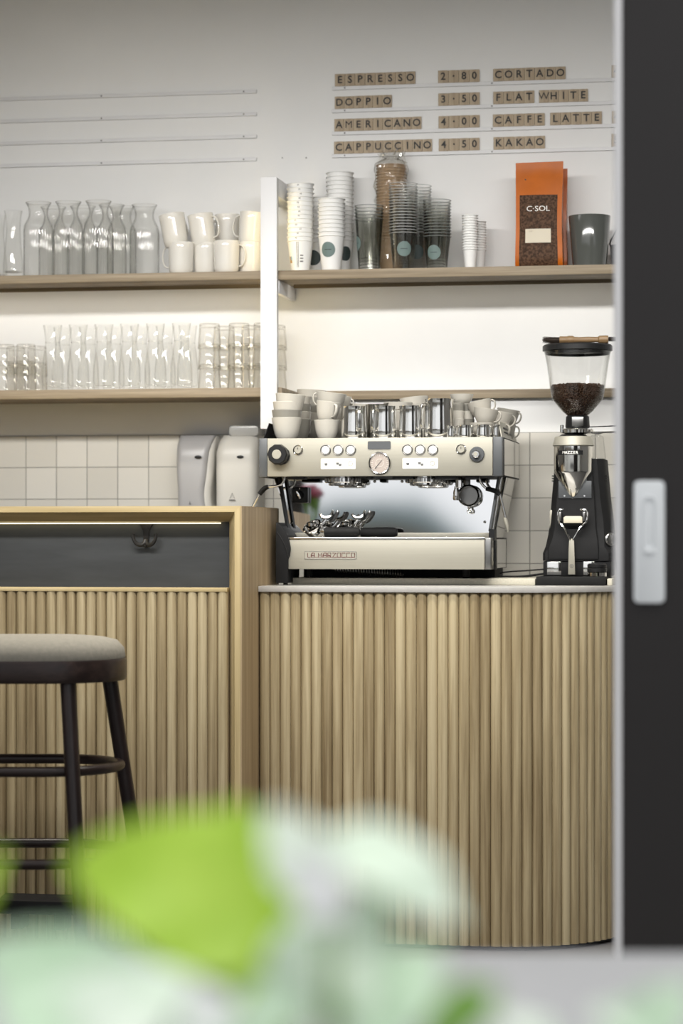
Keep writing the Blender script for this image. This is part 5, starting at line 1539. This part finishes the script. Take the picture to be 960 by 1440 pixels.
# base with metal plates
gb0, gb1 = AX(763.5, gy), AX(858.5, gy)
bz0, bz1 = GZ, AZ(800, 789, gy)
gpart(MB().box(gb0, gb1, gy, gy + 0.19, bz0, bz1, 0.003), 'base', 'black_matte')
for a_, c_ in ((769, 789), (820, 836)):
    gpart(MB().box(AX(a_, gy), AX(c_, gy), gy - 0.0015, gy - 0.0002, AZ(800, 808.5, gy), AZ(800, 790, gy), 0.0005), 'base_plate', 'steel_polished')
# body: side silhouette as a loft from the wide foot to the narrow neck
secs = []
for (l, r_, y, yf) in ((762.5, 861, 788.6, -0.004), (762.5, 861, 778, -0.004), (765.5, 860, 768, 0.002), (768.5, 859.5, 752, 0.012), (770.5, 858.5, 735, 0.020), (773, 853.5, 700, 0.024), (775.5, 851, 672, 0.026), (777, 848.5, 645, 0.028)):
    z = AZ(800, y, gy); x0_, x1_ = AX(l, gy), AX(r_, gy)
    c = 0.016 if y < 770 else 0.008
    secs.append([(x0_, gy + 0.17, z), (x0_, gy + yf + c * 2.2, z), (x0_ + c * 0.35, gy + yf + c, z), (x0_ + c, gy + yf, z), (x1_ - c * 1.4, gy + yf, z), (x1_ - c * 0.4, gy + yf + c, z), (x1_, gy + yf + c * 2.2, z), (x1_, gy + 0.17, z)])
gpart(loft(secs), 'body', 'black_matte', angle=28)
# front shield, lighter black
secs = []
for (l, r_, y, yf) in ((770, 842, 786, -0.007), (770, 842, 772, -0.007), (775, 840.5, 758, 0.001), (778, 838, 742, 0.010), (781, 835.5, 700, 0.016), (783, 833, 668, 0.018), (784, 832, 650, 0.019)):
    z = AZ(800, y, gy); x0_, x1_ = AX(l, gy), AX(r_, gy)
    secs.append([(x0_, gy + 0.03, z), (x0_, gy + yf + 0.003, z), (x0_ + 0.003, gy + yf, z), (x1_ - 0.003, gy + yf, z), (x1_, gy + yf + 0.003, z), (x1_, gy + 0.03, z)])
gpart(loft(secs), 'front_shield', 'charcoal' if False else 'black_matte', angle=28)
for k in range(3):
    z = AZ(800, 668.5 + 3.6 * k, gy)
    for s, px in ((1, 850.6), (-1, 775.7)):
        gpart(MB().box(AX(px, gy) - 0.005, AX(px, gy) + 0.0015, gy + 0.05, gy + 0.12, z - 0.0014, z + 0.0014, 0.0004), 'vent_slot', 'black_rubber')
gpart(MB().box(AX(771.4, gy) - 0.0012, AX(775.2, gy) - 0.0012, gy + 0.040, gy + 0.046, AZ(800, 743, gy), AZ(800, 717, gy), 0.0004), 'side_label', 'steel_brushed')
# rear tower seen beside the funnel
gpart(MB().prism([G(834, 645, gy + .1), G(849, 645, gy + .1), G(853, 680, gy + .1), G(834, 690, gy + .1)], 'Y', gy + 0.10, gy + 0.165, 0.002), 'tower', 'black_matte')
gpart(MB().prism([G(829, 612, gy + .08), G(846, 612, gy + .08), G(850, 645, gy + .08), G(832, 645, gy + .08)], 'Y', gy + 0.09, gy + 0.15, 0.004), 'clear_guard', 'hopper_plastic')
# chrome barrel with cone
bx = AX(804.8, gy); by = gy + 0.028
u_ = SZ(805, gy)
zr = lambda py: AZ(805, py, by)
rB = 27.6 * u_
m = MB().lathe([(0, zr(702)), (5.6 * u_, zr(702)), (6.2 * u_, zr(701.5)), (26.6 * u_, zr(665.5)), (rB, zr(663)), (rB, zr(628))], (bx, by, 0), 56)
gpart(m, 'grinding_barrel', 'steel_polished', angle=30)
gpart(MB().lathe([(rB, zr(627.8)), (29.2 * u_, zr(626.5)), (26.2 * u_, zr(615.5)), (25.0 * u_, zr(614)), (22 * u_, zr(614.5)), (0, zr(614.5))], (bx, by, 0), 56), 'top_collar', 'steel_brushed', angle=30)
gpart(MB().lathe([(0, zr(614.3)), (21.5 * u_, zr(614.3)), (17 * u_, zr(611)), (0, zr(611))], (bx, by, 0), 40), 'throat_ring', 'black_plastic')
lb0, lb1 = A(785, 639.8, by - rB), A(819, 633.0, by - rB)
b = bmesh.new(); g = []
for j in (0, 1):
    g.append([b.verts.new((bx + (rB + 0.0008) * math.sin(t), by - (rB + 0.0008) * math.cos(t), (lb0.z, lb1.z)[j])) for t in [(-0.78 + 1.36 * i / 12) for i in range(13)]])
for i in range(12): b.faces.new((g[0][i], g[0][i + 1], g[1][i + 1], g[1][i]))
m = MB(); m.bm.free(); m.bm = b
nb = gpart(m, 'name_plate', 'black_plastic')
for i, chx in enumerate('MAZZER'):
    t_ = -0.42 + 0.128 * i * 1.05
    text_mesh('plate_letter', chx, 0.0115, 'print_white', nb, (bx + (rB + 0.0014) * math.sin(t_), by - (rB + 0.0014) * math.cos(t_), (lb0.z + lb1.z) / 2), 0.0002, rot=(PI / 2, 0, t_), bold=0.0 if chx == 'M' else 0.0003, shift=gl_)
# hopper: neck, chrome ring, cone, lid
hyq = by
hzr = lambda py: AZ(813, py, hyq)
hx = AX(811.8, hyq)
gpart(MB().lathe([(0, hzr(602)), (16.5 * u_, hzr(602)), (17.3 * u_, hzr(600)), (16.4 * u_, hzr(586)), (14.4 * u_, hzr(584.5)), (14.0 * u_, hzr(585)), (0, hzr(585))], (hx, hyq, 0), 40), 'hopper_neck', 'black_plastic')
gpart(MB().lathe([(0, hzr(610.5)), (16 * u_, hzr(610.5)), (22.5 * u_, hzr(609)), (22.8 * u_, hzr(604.5)), (22 * u_, hzr(603.2)), (0, hzr(602.2))], (hx - 0.002, hyq, 0), 48, flute=24, famp=0.02, frange=(hzr(609.5), hzr(604))), 'grind_ring', 'chrome')
gpart(MB().box(AX(804, hyq - .033), AX(820, hyq - .033), hyq - 0.036, hyq - 0.0345, hzr(600), hzr(587), 0.0005), 'neck_plate', 'steel_dark')
gpart(MB().cyl((AX(791, hyq), hyq - 0.03, hzr(609)), (AX(791, hyq), hyq - 0.03, hzr(598)), 0.0055, seg=16, bev=0.001), 'stop_pin', 'chrome')
gpart(MB().tube([(hx + 16 * u_, hyq, hzr(600.5)), (hx + 42 * u_, hyq, hzr(599.7)), (hx + 58 * u_, hyq, hzr(598.8))], [0.002, 0.0022, 0.0034], 10, flat=(1.4, 0.8)), 'slide_lever', 'black_plastic')
gpart(MB().tube([(hx + 20 * u_, hyq - 0.01, hzr(609)), (hx + 30 * u_, hyq - 0.01, hzr(609.4)), (hx + 36 * u_, hyq - 0.01, hzr(608.5)), (hx + 56 * u_, hyq - 0.01, hzr(608.2))], [0.0035, 0.0045, 0.0026, 0.0036], 10), 'adjust_lever', 'chrome')
def wall(ps, off=0): return [((w_ - off / u_) * u_, hzr(py)) for w_, py in ps]
shape = [(14.2, 585), (22, 578), (33, 565), (36.5, 560.5), (38.2, 552), (41, 530), (43.5, 512), (46.5, 497), (47.2, 494.5)]
hop = gpart(MB().lathe(wall(shape) + wall(shape[::-1], 0.0022), (hx, hyq, 0), 56), 'hopper', 'hopper_plastic', angle=50)
gpart(MB().lathe([(0, hzr(494.2)), (47 * u_, hzr(494.2)), (49.3 * u_, hzr(493.6)), (49.3 * u_, hzr(487)), (47 * u_, hzr(485)), (0, hzr(484.6))], (hx, hyq, 0), 56), 'hopper_lid', 'black_plastic')
gpart(MB().lathe([(45 * u_, hzr(498.5)), (45.4 * u_, hzr(498.5)), (45.4 * u_, hzr(494.4)), (45 * u_, hzr(494.4))], (hx, hyq, 0), 56), 'lid_skirt', 'black_plastic')
# beans: one heap of bean shapes filling the cone (nobody could count them)
hb2 = bmesh.new(); rnd = random.Random(3)
def rad_at(z):
    pts = [(hzr(py), w_ * u_ - 0.0035) for w_, py in shape]
    for (z0_, r0_), (z1_, r1_) in zip(pts, pts[1:]):
        if z0_ <= z <= z1_: return r0_ + (r1_ - r0_) * (z - z0_) / (z1_ - z0_)
    return pts[-1][1] if z > pts[-1][0] else pts[0][1]
ztop_b = hzr(543)
bean = bmesh.new(); bmesh.ops.create_icosphere(bean, subdivisions=1, radius=1); bme = bpy.data.meshes.new('t'); bean.to_mesh(bme); bean.free()
pos = []
zz = hzr(584)
while zz < ztop_b:
    r0_ = rad_at(zz)
    nn = max(4, int(2 * PI * r0_ / 0.0075))
    for k in range(nn):
        a_ = 2 * PI * (k + rnd.random() * 0.6) / nn
        pos.append((hx + (r0_ - 0.0035) * math.cos(a_), hyq + (r0_ - 0.0035) * math.sin(a_), zz + rnd.uniform(-.001, .001)))
    zz += 0.0042
r0_ = rad_at(ztop_b)
for k in range(420):
    a_ = rnd.uniform(0, 2 * PI); q_ = math.sqrt(rnd.random()) * (r0_ - 0.003)
    pos.append((hx + q_ * math.cos(a_), hyq + q_ * math.sin(a_), ztop_b + rnd.uniform(-.003, .0035) + 0.004 * (1 - q_ / r0_)))
for p3 in pos:
    M = Matrix.Translation(p3) @ Matrix.Rotation(rnd.uniform(0, 6), 4, 'Z') @ Matrix.Rotation(rnd.uniform(-1, 1), 4, 'X') @ Matrix.Diagonal((0.0052, 0.0036, 0.0030, 1))
    k0 = len(hb2.verts); hb2.from_mesh(bme); hb2.verts.ensure_lookup_table()
    bmesh.ops.transform(hb2, matrix=M, verts=hb2.verts[k0:])
m = MB(); m.bm.free(); m.bm = hb2
core = MB().lathe([(0, hzr(584.5))] + [(max(0.001, w_ - 0.007), z) for w_, z in [(rad_at(hzr(py)), hzr(py)) for py in (584, 578, 565, 560, 552, 545)]] + [(0, hzr(544.5))], (hx, hyq, 0), 32)
me_ = bpy.data.meshes.new('t'); core.bm.to_mesh(me_); core.bm.free(); m.bm.from_mesh(me_)
bo = gpart(m, 'beans', 'bean', hop, 60); bo.name = 'coffee_beans'; bo['kind'] = 'stuff'; bo['label'] = 'dark roasted beans'
# fork, dosing switch
fk = MB()
f0 = gy - 0.004
def P3(px, py, y=f0): q = A(px, py, y); return (q.x, y, q.z)
yk = gy - 0.018
hold = gpart(MB().prism([G(792, 735.5, yk), G(818.5, 735.5, yk), G(818.5, 727.5, yk), G(816, 725.8, yk), G(795, 725.8, yk), G(792, 727.5, yk)], 'Y', yk, yk + 0.016, 0.001), 'dose_switch', 'label_cream')
for s, pts in ((-1, [(792, 716.5), (784, 716.8), (784.5, 735), (789.5, 737.5)]), (1, [(816, 716.5), (825.5, 716.8), (825, 733), (820, 737.5)])):
    gpart(MB().tube([P3(*p, gy - 0.020) for p in pts], 0.0027, 10, smooth=1), 'fork_hook', 'chrome')
    x_ = 788 if s < 0 else 821.5
    gpart(MB().box(A(x_ - 1.8, 730, gy).x, A(x_ + 1.8, 730, gy).x, gy - 0.02, gy + 0.012, AZ(x_, 733, gy), AZ(x_, 720, gy), 0.001), 'fork_pin', 'steel_dark')
gpart(MB().tube([P3(788, 737, gy - .018), P3(793, 742, gy - .02), P3(801.5, 758.5, gy - .022)], 0.0035, 10, flat=(1.2, .8)), 'fork_arm', 'chrome')
gpart(MB().tube([P3(821, 737, gy - .018), P3(815, 742, gy - .02), P3(805.5, 758.5, gy - .022)], 0.0035, 10, flat=(1.2, .8)), 'fork_arm', 'chrome')
st = gpart(MB().prism([G(800, 757.5, gy - .02), G(806.8, 757.5, gy - .02), G(807.3, 769, gy - .02), G(808.6, 808, gy - .02), G(798.6, 808, gy - .02), G(799.4, 769, gy - .02)], 'Y', gy - 0.022, gy - 0.017, 0.001), 'fork_stem', 'steel_brushed')
q = P3(803.4, 796, gy - .022); gpart(MB().torus(q, 0.0048, 0.0008, (0, 1, 0), 24, 6), 'stem_screw', 'cup_print', st)
gpart(MB().cyl(q, (q[0], q[1] - 0.001, q[2]), 0.0014, seg=10), 'screw_centre', 'cup_print', st)
gpart(MB().prism([G(784.5, 700.5), G(831, 700.5), G(831, 676), G(784.5, 676)], 'Y', gy + 0.012, gy + 0.0155, 0.001), 'chute_plate', 'charcoal')
for px in (793.5, 821.5):
    q = P3(px, 697.3, gy + 0.012); gpart(MB().cyl(q, (q[0], q[1] - 0.002, q[2]), 0.0026, seg=12), 'screw', 'chrome')
q = A(856, 758.5, gy + 0.05)
kx = AX(854, gy + 0.02)
kb = gpart(MB().cyl((kx - 0.004, gy + 0.035, q.z), (kx + 0.012, gy + 0.012, q.z), 0.0208, 0.019, seg=36, bev=0.003), 'side_knob', 'steel_dark')
gpart(MB().box(-0.003, 0.003, -0.006, 0.001, -0.016, 0.016, 0.001, mat=Matrix.Translation((kx + 0.0122, gy + 0.0115, q.z)) @ Matrix.Rotation(R(35), 4, 'Z')), 'knob_grip', 'chrome', kb)
# tamper on the mat
q = A(841.5, 811, GYF + 0.03)
tm = thing('tamper', 'black handled tamper with chrome base on the grinder mat', 'tamper', (q.x - 0.0045, GYF + 0.029, GZ))
r_ = 13.6 * SZ(841, GYF)
MB().lathe([(0, 0), (r_ * 0.96, 0), (r_, 0.001), (r_, 0.011), (r_ * 0.93, 0.0125), (0, 0.0125)], seg=40, flute=20, famp=0.01, frange=(0.0005, 0.0115)).build('base', 'chrome', tm)
MB().lathe([(r_ * 0.90, 0.0126), (r_ * 1.02, 0.014), (r_ * 1.04, 0.022), (r_ * 0.94, 0.024), (r_ * 1.0, 0.026), (r_ * 1.02, 0.034), (r_ * 0.86, 0.0375), (0, 0.0375)], seg=40).build('top_grip', 'black_plastic', tm)
# brush across the lid
bzq = hzr(484.6) + 0.0004
br = thing('grinder_brush', 'wooden brush with dark bristles lying on the hopper lid', 'brush', (hx, hyq, bzq))
def bp_(px, py): q = A(px, py, hyq - 0.01); return (q.x, hyq - 0.01, q.z)
x_ = lambda px: AX(px, hyq - 0.01)
zc = bzq + 0.0112
m = MB().lathe([(0, 0), (0.0092, 0), (0.0100, 0.002), (0.0096, 0.012), (0.0094, 0.022), (0.011, 0.026), (0.011, 0.038), (0.0078, 0.044), (0.0072, 0.06), (0.0078, 0.085), (0.0068, 0.104), (0.0072, 0.112), (0.0105, 0.116), (0.0108, 0.136), (0.010, 0.142), (0, 0.142)], seg=28, mat=Matrix.Translation((x_(786.5), hyq - 0.01, zc + 0.0015)) @ Matrix.Rotation(R(90), 4, 'Y') @ Matrix.Diagonal((1.12, 1, 1, 1)))
m.build('wooden_handle', 'brush_wood', br, br.location)
rnd = random.Random(9)
m = MB()
for k in range(90):
    a_, rr = rnd.uniform(0, 2 * PI), math.sqrt(rnd.random())
    y_, z_ = 0.009 * rr * math.cos(a_), 0.0085 * rr * math.sin(a_)
    m.tube([(x_(788), hyq - 0.01 + y_, zc + 0.001 + z_), (x_(775), hyq - 0.01 + y_ * 1.2, zc + 0.001 + z_ * 1.1), (x_(763 + rnd.uniform(-1, 4)), hyq - 0.01 + y_ * 1.5, zc + 0.002 + z_ * 1.15 + 0.001)], [0.0006, 0.0006, 0.0003], 4)
m.build('bristles', 'bristle', br, br.location).name = 'bristle_tuft'
rnd = random.Random(10); m = MB()
for k in range(50):
    a_, rr = rnd.uniform(0, 2 * PI), math.sqrt(rnd.random())
    y_, z_ = 0.007 * rr * math.cos(a_), 0.0065 * rr * math.sin(a_)
    m.tube([(x_(855.5), hyq - 0.01 + y_, zc + 0.002 + z_), (x_(866), hyq - 0.01 + y_ * 1.2, zc + 0.002 + z_)], [0.0007, 0.0005], 4)
m.build('bristle_tuft', 'bristle', br, br.location)
# power cables on the worktop behind the machine
def cable(label, pts, r_, Yq):
    o = MB().tube([A(px, py, Yq) for px, py in pts], r_, 8, smooth=2).build('power_cable', 'black_rubber')
    tag(o, label, 'cable')
    return o
cable('thin black cable from the espresso machine to the coffee grinder, upper one', [(690, 812), (700, 806.8), (712, 804), (735, 802.8), (764, 800.6)], 0.0022, -0.20)
cable('thick black cable lying on the slab between machine and grinder', [(688, 811.2), (706, 811.0), (735, 811.0), (752, 808.6), (768, 806.5)], 0.0034, -0.24)
cable('thin black cable hanging at the door edge beside the grinder', [(861, 772), (863.5, 776), (865, 783), (867, 800)], 0.0022, -0.30)

# ================================================================== bar stool
SD = 6.48                                                             # depth along the view axis
su = SD / F
def V(px, py, dep):
    """point at pixel and at a depth along the viewing axis"""
    a, b_ = (px - 480) / F, (YH - py) / F
    return Vector((dep * (-S_ + C_ * a), -D + dep * (C_ + S_ * a), H + dep * b_))
sc0 = V(66, 755, SD)
stl = thing('bar_stool', 'dark bentwood bar stool with grey wool seat pad in front of the bar', 'bar stool', (sc0.x, sc0.y, 0))
sl = stl.location.copy()
z_c, z_s, z_b = H - (893 - YH) * su, H - (925 - YH) * su, H - (955.5 - YH) * su
Rs = 112 * su
rightv = Vector((C_, S_, 0)); nearv = Vector((S_, -C_, 0))
LEN = 0.20                                                             # the oval seat's straight middle
def oval_(mb):
    for v in mb.bm.verts:
        if v.co.dot(rightv) < -1e-5: v.co -= rightv * LEN
    return mb
def lathe_(prof, **k):
    return MB().lathe(prof, mat=Matrix.Rotation(TH, 4, 'Z'), **k)
oval_(lathe_([(Rs * 0.02, z_s - 0.004), (Rs * 0.97, z_s - 0.004), (Rs * 0.985, z_s + 0.003), (Rs * 0.965, z_s + (z_c - z_s) * 0.45), (Rs * 0.88, z_s + (z_c - z_s) * 0.78), (Rs * 0.72, z_c - 0.005), (Rs * 0.5, z_c - 0.001), (Rs * 0.02, z_c), (0, z_c)], seg=64)).build('seat_cushion', 'seat_wool', stl, angle=60)
oval_(lathe_([(Rs * 0.80, z_b), (Rs * 0.975, z_b), (Rs * 0.99, z_b + 0.003), (Rs, z_b + 0.012), (Rs, z_s - 0.006), (Rs * 0.985, z_s + 0.0005), (Rs * 0.94, z_s + 0.001), (Rs * 0.02, z_s - 0.0045), (Rs * 0.02, z_s - 0.02), (Rs * 0.80, z_s - 0.02), (Rs * 0.80, z_b)], seg=64)).build('seat_ring', 'dark_ring', stl)
leg_r, splay = 0.170, 0.165
for beta in (-65.3, 24.7):
    for sgn in (1, -1):
        d_ = rightv * math.cos(R(beta)) * sgn - nearv * math.sin(R(beta))
        off = rightv * (0 if sgn > 0 else -LEN)
        top_ = off + d_ * leg_r + Vector((0, 0, z_b + 0.012)); bot_ = off + d_ * (leg_r + splay * z_b)
        MB().tube([top_, top_.lerp(bot_, .5), bot_], [0.0205, 0.0190, 0.0150], 18).build('leg', 'dark_wood', stl)
for py, rr, tk in ((1076, 0.190, 0.0132), (1200, 0.222, 0.0132)):
    zq = H - (py - YH) * su
    pts = [rightv * (math.cos(2 * PI * i / 64) * rr - (LEN if math.cos(2 * PI * i / 64) < -1e-6 else 0)) - nearv * (math.sin(2 * PI * i / 64) * rr) + Vector((0, 0, zq)) for i in range(64)]
    MB().tube(pts, tk, 12, closed=True).build('foot_ring', 'dark_ring', stl)

# ================================================================== the table outside with potted plants, and the flower in the room
tzp = H - (1342 - YH) / F * 3.0
t0 = V(480, 755, 3.0)
tb = thing('outdoor_table', 'pale grey table top out of focus in front of the door', 'table', (t0.x, t0.y - 0.9, 0))
tbl = tb.location.copy()
Mz = Matrix.Rotation(TH, 4, 'Z')
MB().box(-1.3, 1.3, -1.1, 0.9, tzp - 0.035, tzp, 0.004, mat=Mz).build('table_top', 'table_grey', tb)
for x in (-1.2, 1.2):
    for y in (-1.0, 0.8): MB().box(x - 0.03, x + 0.03, y - 0.03, y + 0.03, -0.02, tzp - 0.0355, 0.003, mat=Mz).build('leg', 'table_grey', tb)


def leaf_mb(base, tip, width, sag=0.0, nrm=None, fold=0.12, nu=8, nv=16, power=0.8, twist=0.0):
    """a leaf blade from base to tip with its own thickness"""
    base, tip = Vector(base), Vector(tip); ax = tip - base; L_ = ax.length; ax.normalize()
    nrm = Vector(nrm) if nrm is not None else Vector((0, 0, 1))
    side = ax.cross(nrm).normalized(); n_ = side.cross(ax).normalized()
    b = bmesh.new(); g = []
    for s in (0, 1):
        gg_ = []
        for j in range(nv + 1):
            v = j / nv; w_ = width / 2 * (math.sin(PI * v ** power) ** 0.75 if 0 < v < 1 else 0.0) + 0.0004
            cpos = base + ax * (L_ * v) + n_ * (sag * math.sin(PI * v))
            row = []
            for i in range(nu + 1):
                q_ = -1 + 2 * i / nu
                p_ = cpos + side * (q_ * w_) + n_ * (abs(q_) * fold * w_ + 0.004 * math.sin(v * 14 + q_ * 2) * abs(q_)) - n_ * (0.0007 * s)
                row.append(b.verts.new(p_))
            gg_.append(row)
        g.append(gg_)
    for s in (0, 1):
        for j in range(nv):
            for i in range(nu):
                f = (g[s][j][i], g[s][j][i + 1], g[s][j + 1][i + 1], g[s][j + 1][i]); b.faces.new(f if s == 0 else f[::-1])
    for j in range(nv):
        for i in (0, nu): b.faces.new((g[0][j][i], g[0][j + 1][i], g[1][j + 1][i], g[1][j][i]))
    for i in range(nu):
        for j in (0, nv): b.faces.new((g[0][j][i], g[1][j][i], g[1][j][i + 1], g[0][j][i + 1]))
    bmesh.ops.recalc_face_normals(b, faces=b.faces)
    m = MB(); m.bm.free(); m.bm = b
    return m


def plant(name, label, cat, potpx, dep, leaves, pot_r=0.07, pot_h=0.13, group=None):
    q = V(potpx, 755, dep)
    t = thing(name, label, cat, (q.x, q.y, tzp + 0.0006), group)
    tl = t.location.copy()
    MB().lathe([(0, 0), (pot_r * 0.75, 0), (pot_r * 0.78, 0.004), (pot_r, pot_h - 0.012), (pot_r * 1.06, pot_h - 0.010), (pot_r * 1.06, pot_h), (pot_r * 0.94, pot_h), (pot_r * 0.9, pot_h - 0.02), (0, pot_h - 0.02)], seg=40).build('pot', 'pot_grey', t)
    MB().lathe([(0, pot_h - 0.0195), (pot_r * 0.89, pot_h - 0.0195), (pot_r * 0.5, pot_h - 0.012), (0, pot_h - 0.010)], seg=24).build('soil', 'soil', t)
    root = Vector((tl.x, tl.y, tl.z + pot_h - 0.012))
    for (pb, pt, db, dt, wpx, mat, sag, nrm) in leaves:
        b0, tp_ = V(*pb, db), V(*pt, dt)
        w_ = wpx / F * (db + dt) / 2
        lf = leaf_mb(b0, tp_, w_, sag, nrm); o = lf.build('leaf', mat, t, tl, 80)
        mid = (root + b0) / 2 + Vector((0, 0, 0.02))
        MB().tube([root, mid, b0, b0.lerp(tp_, 0.12)], [0.0026, 0.0022, 0.0018, 0.0012], 8, smooth=2).build('stem', 'leaf_green', o, tl)
    return t


tow = Vector((S_ * 0.9, -C_ * 0.9, 0.45))                             # blades lean towards the street and the sky
tow2 = Vector((S_ * 0.7, -C_ * 0.7, 0.75))
PLANTS = 1
plant('potted_plant', 'blurred bright lime leaved plant closest to the bar stool', 'potted plant', 330, 1.77, [
    ((450, 1305), (92, 1212), 1.75, 1.75, 235, 'leaf_lime', 0.012, tow),
    ((425, 1345), (318, 1128), 1.78, 1.78, 165, 'leaf_lime', 0.010, tow),
    ((460, 1420), (225, 1300), 1.80, 1.77, 120, 'leaf_green', 0.008, tow),
    ((400, 1470), (345, 1350), 1.72, 1.72, 110, 'leaf_lime', 0.006, tow2),
    ((-90, 1330), (8, 1195), 1.85, 1.85, 60, 'leaf_lime', 0.004, tow),
], 0.06, 0.11)
plant('potted_plant', 'blurred pale mint plant with whitish leaves in the middle of the table', 'potted plant', 470, 1.67, [
    ((440, 1180), (655, 1305), 1.69, 1.69, 120, 'leaf_pale', 0.020, tow2),
    ((455, 1265), (378, 1135), 1.65, 1.65, 100, 'leaf_pale', 0.006, tow),
    ((475, 1305), (418, 1195), 1.63, 1.63, 80, 'petal_white', 0.004, tow),
    ((395, 1440), (545, 1255), 1.67, 1.69, 165, 'leaf_pale', 0.006, tow),
    ((500, 1470), (620, 1330), 1.65, 1.67, 130, 'leaf_mint', 0.006, tow2),
    ((600, 1470), (700, 1385), 1.65, 1.67, 80, 'leaf_green', 0.006, tow2),
    ((330, 1500), (420, 1370), 1.64, 1.66, 90, 'leaf_mint', 0.006, tow2),
], 0.06, 0.10)
plant('potted_plant', 'blurred pale mint plant at the bottom picture corner below the stool', 'potted plant', 120, 1.65, [
    ((240, 1430), (-40, 1335), 1.65, 1.67, 150, 'leaf_mint', 0.008, tow),
    ((60, 1480), (270, 1372), 1.61, 1.63, 140, 'leaf_pale', 0.006, tow),
    ((150, 1510), (-10, 1400), 1.61, 1.61, 120, 'leaf_mint', 0.006, tow2),
    ((180, 1500), (330, 1400), 1.63, 1.63, 120, 'petal_white', 0.006, tow),
    ((330, 1520), (250, 1400), 1.63, 1.63, 100, 'leaf_pale', 0.006, tow2),
], 0.06, 0.10)
plant('potted_plant', 'blurred pale green plant tips below the sliding door', 'potted plant', 900, 1.70, [
    ((860, 1490), (975, 1385), 1.70, 1.70, 90, 'leaf_mint', 0.006, tow),
    ((960, 1500), (830, 1420), 1.70, 1.70, 70, 'leaf_pale', 0.006, tow2),
    ((800, 1500), (690, 1425), 1.70, 1.70, 60, 'leaf_pale', 0.006, tow2),
], 0.05, 0.08)
# a carnation in a slim vase on a flower stand in the room, which the machine's back plate mirrors
vx, vy, vz = -1.755, -2.50, 1.11
s_t = thing('flower_stand', 'slender black flower stand beside the open door', 'flower stand', (vx, vy, 0))
MB().cyl((0, 0, vz - 0.012), (0, 0, vz), 0.065, seg=40, bev=0.002).build('top_plate', 'black_matte', s_t)
MB().cyl((0, 0, 0.012), (0, 0, vz - 0.0125), 0.012, seg=20).build('column', 'black_matte', s_t)
MB().cyl((0, 0, 0.0), (0, 0, 0.0118), 0.11, seg=32, bev=0.003).build('base', 'black_matte', s_t)
vs_ = thing('flower_vase', 'pink carnation in a slim glass vase, mirrored by the machine', 'flower vase', (vx, vy, vz + 0.0006))
MB().lathe([(0, 0), (0.024, 0), (0.028, 0.004), (0.026, 0.07), (0.016, 0.12), (0.018, 0.14), (0.0165, 0.14), (0.0145, 0.12), (0.0245, 0.07), (0.026, 0.008), (0, 0.006)], seg=32).build('vase', 'clear_glass', vs_, angle=60)
for k, (dx, dy, dz) in enumerate(((0.016, 0, 0.275), (-0.020, 0.012, 0.285), (-0.004, -0.014, 0.29))):
    MB().tube([(0, 0, 0.02), (dx * 0.3, dy * 0.3, 0.14), (dx, dy, dz - 0.02)], 0.0028, 8, smooth=2).build('stem', 'leaf_green', vs_)
    m = MB().lathe([(0.003, dz - 0.085), (0.010, dz - 0.05), (0.016, dz - 0.018), (0.012, dz - 0.006)], (dx, dy, 0), 12); cal = m.build('calyx', 'leaf_green', vs_)
    m = MB(); m.sphere((dx, dy, dz + 0.004), 0.026, 1, 1, 0.72, 20)
    for v in m.bm.verts:
        n_ = noise.noise(v.co * 90 + Vector((k, 0, 0))) * 0.012; d_ = (v.co - Vector((dx, dy, dz))).normalized(); v.co += d_ * n_
    m.build('bloom', 'petal_pink', vs_, angle=180)
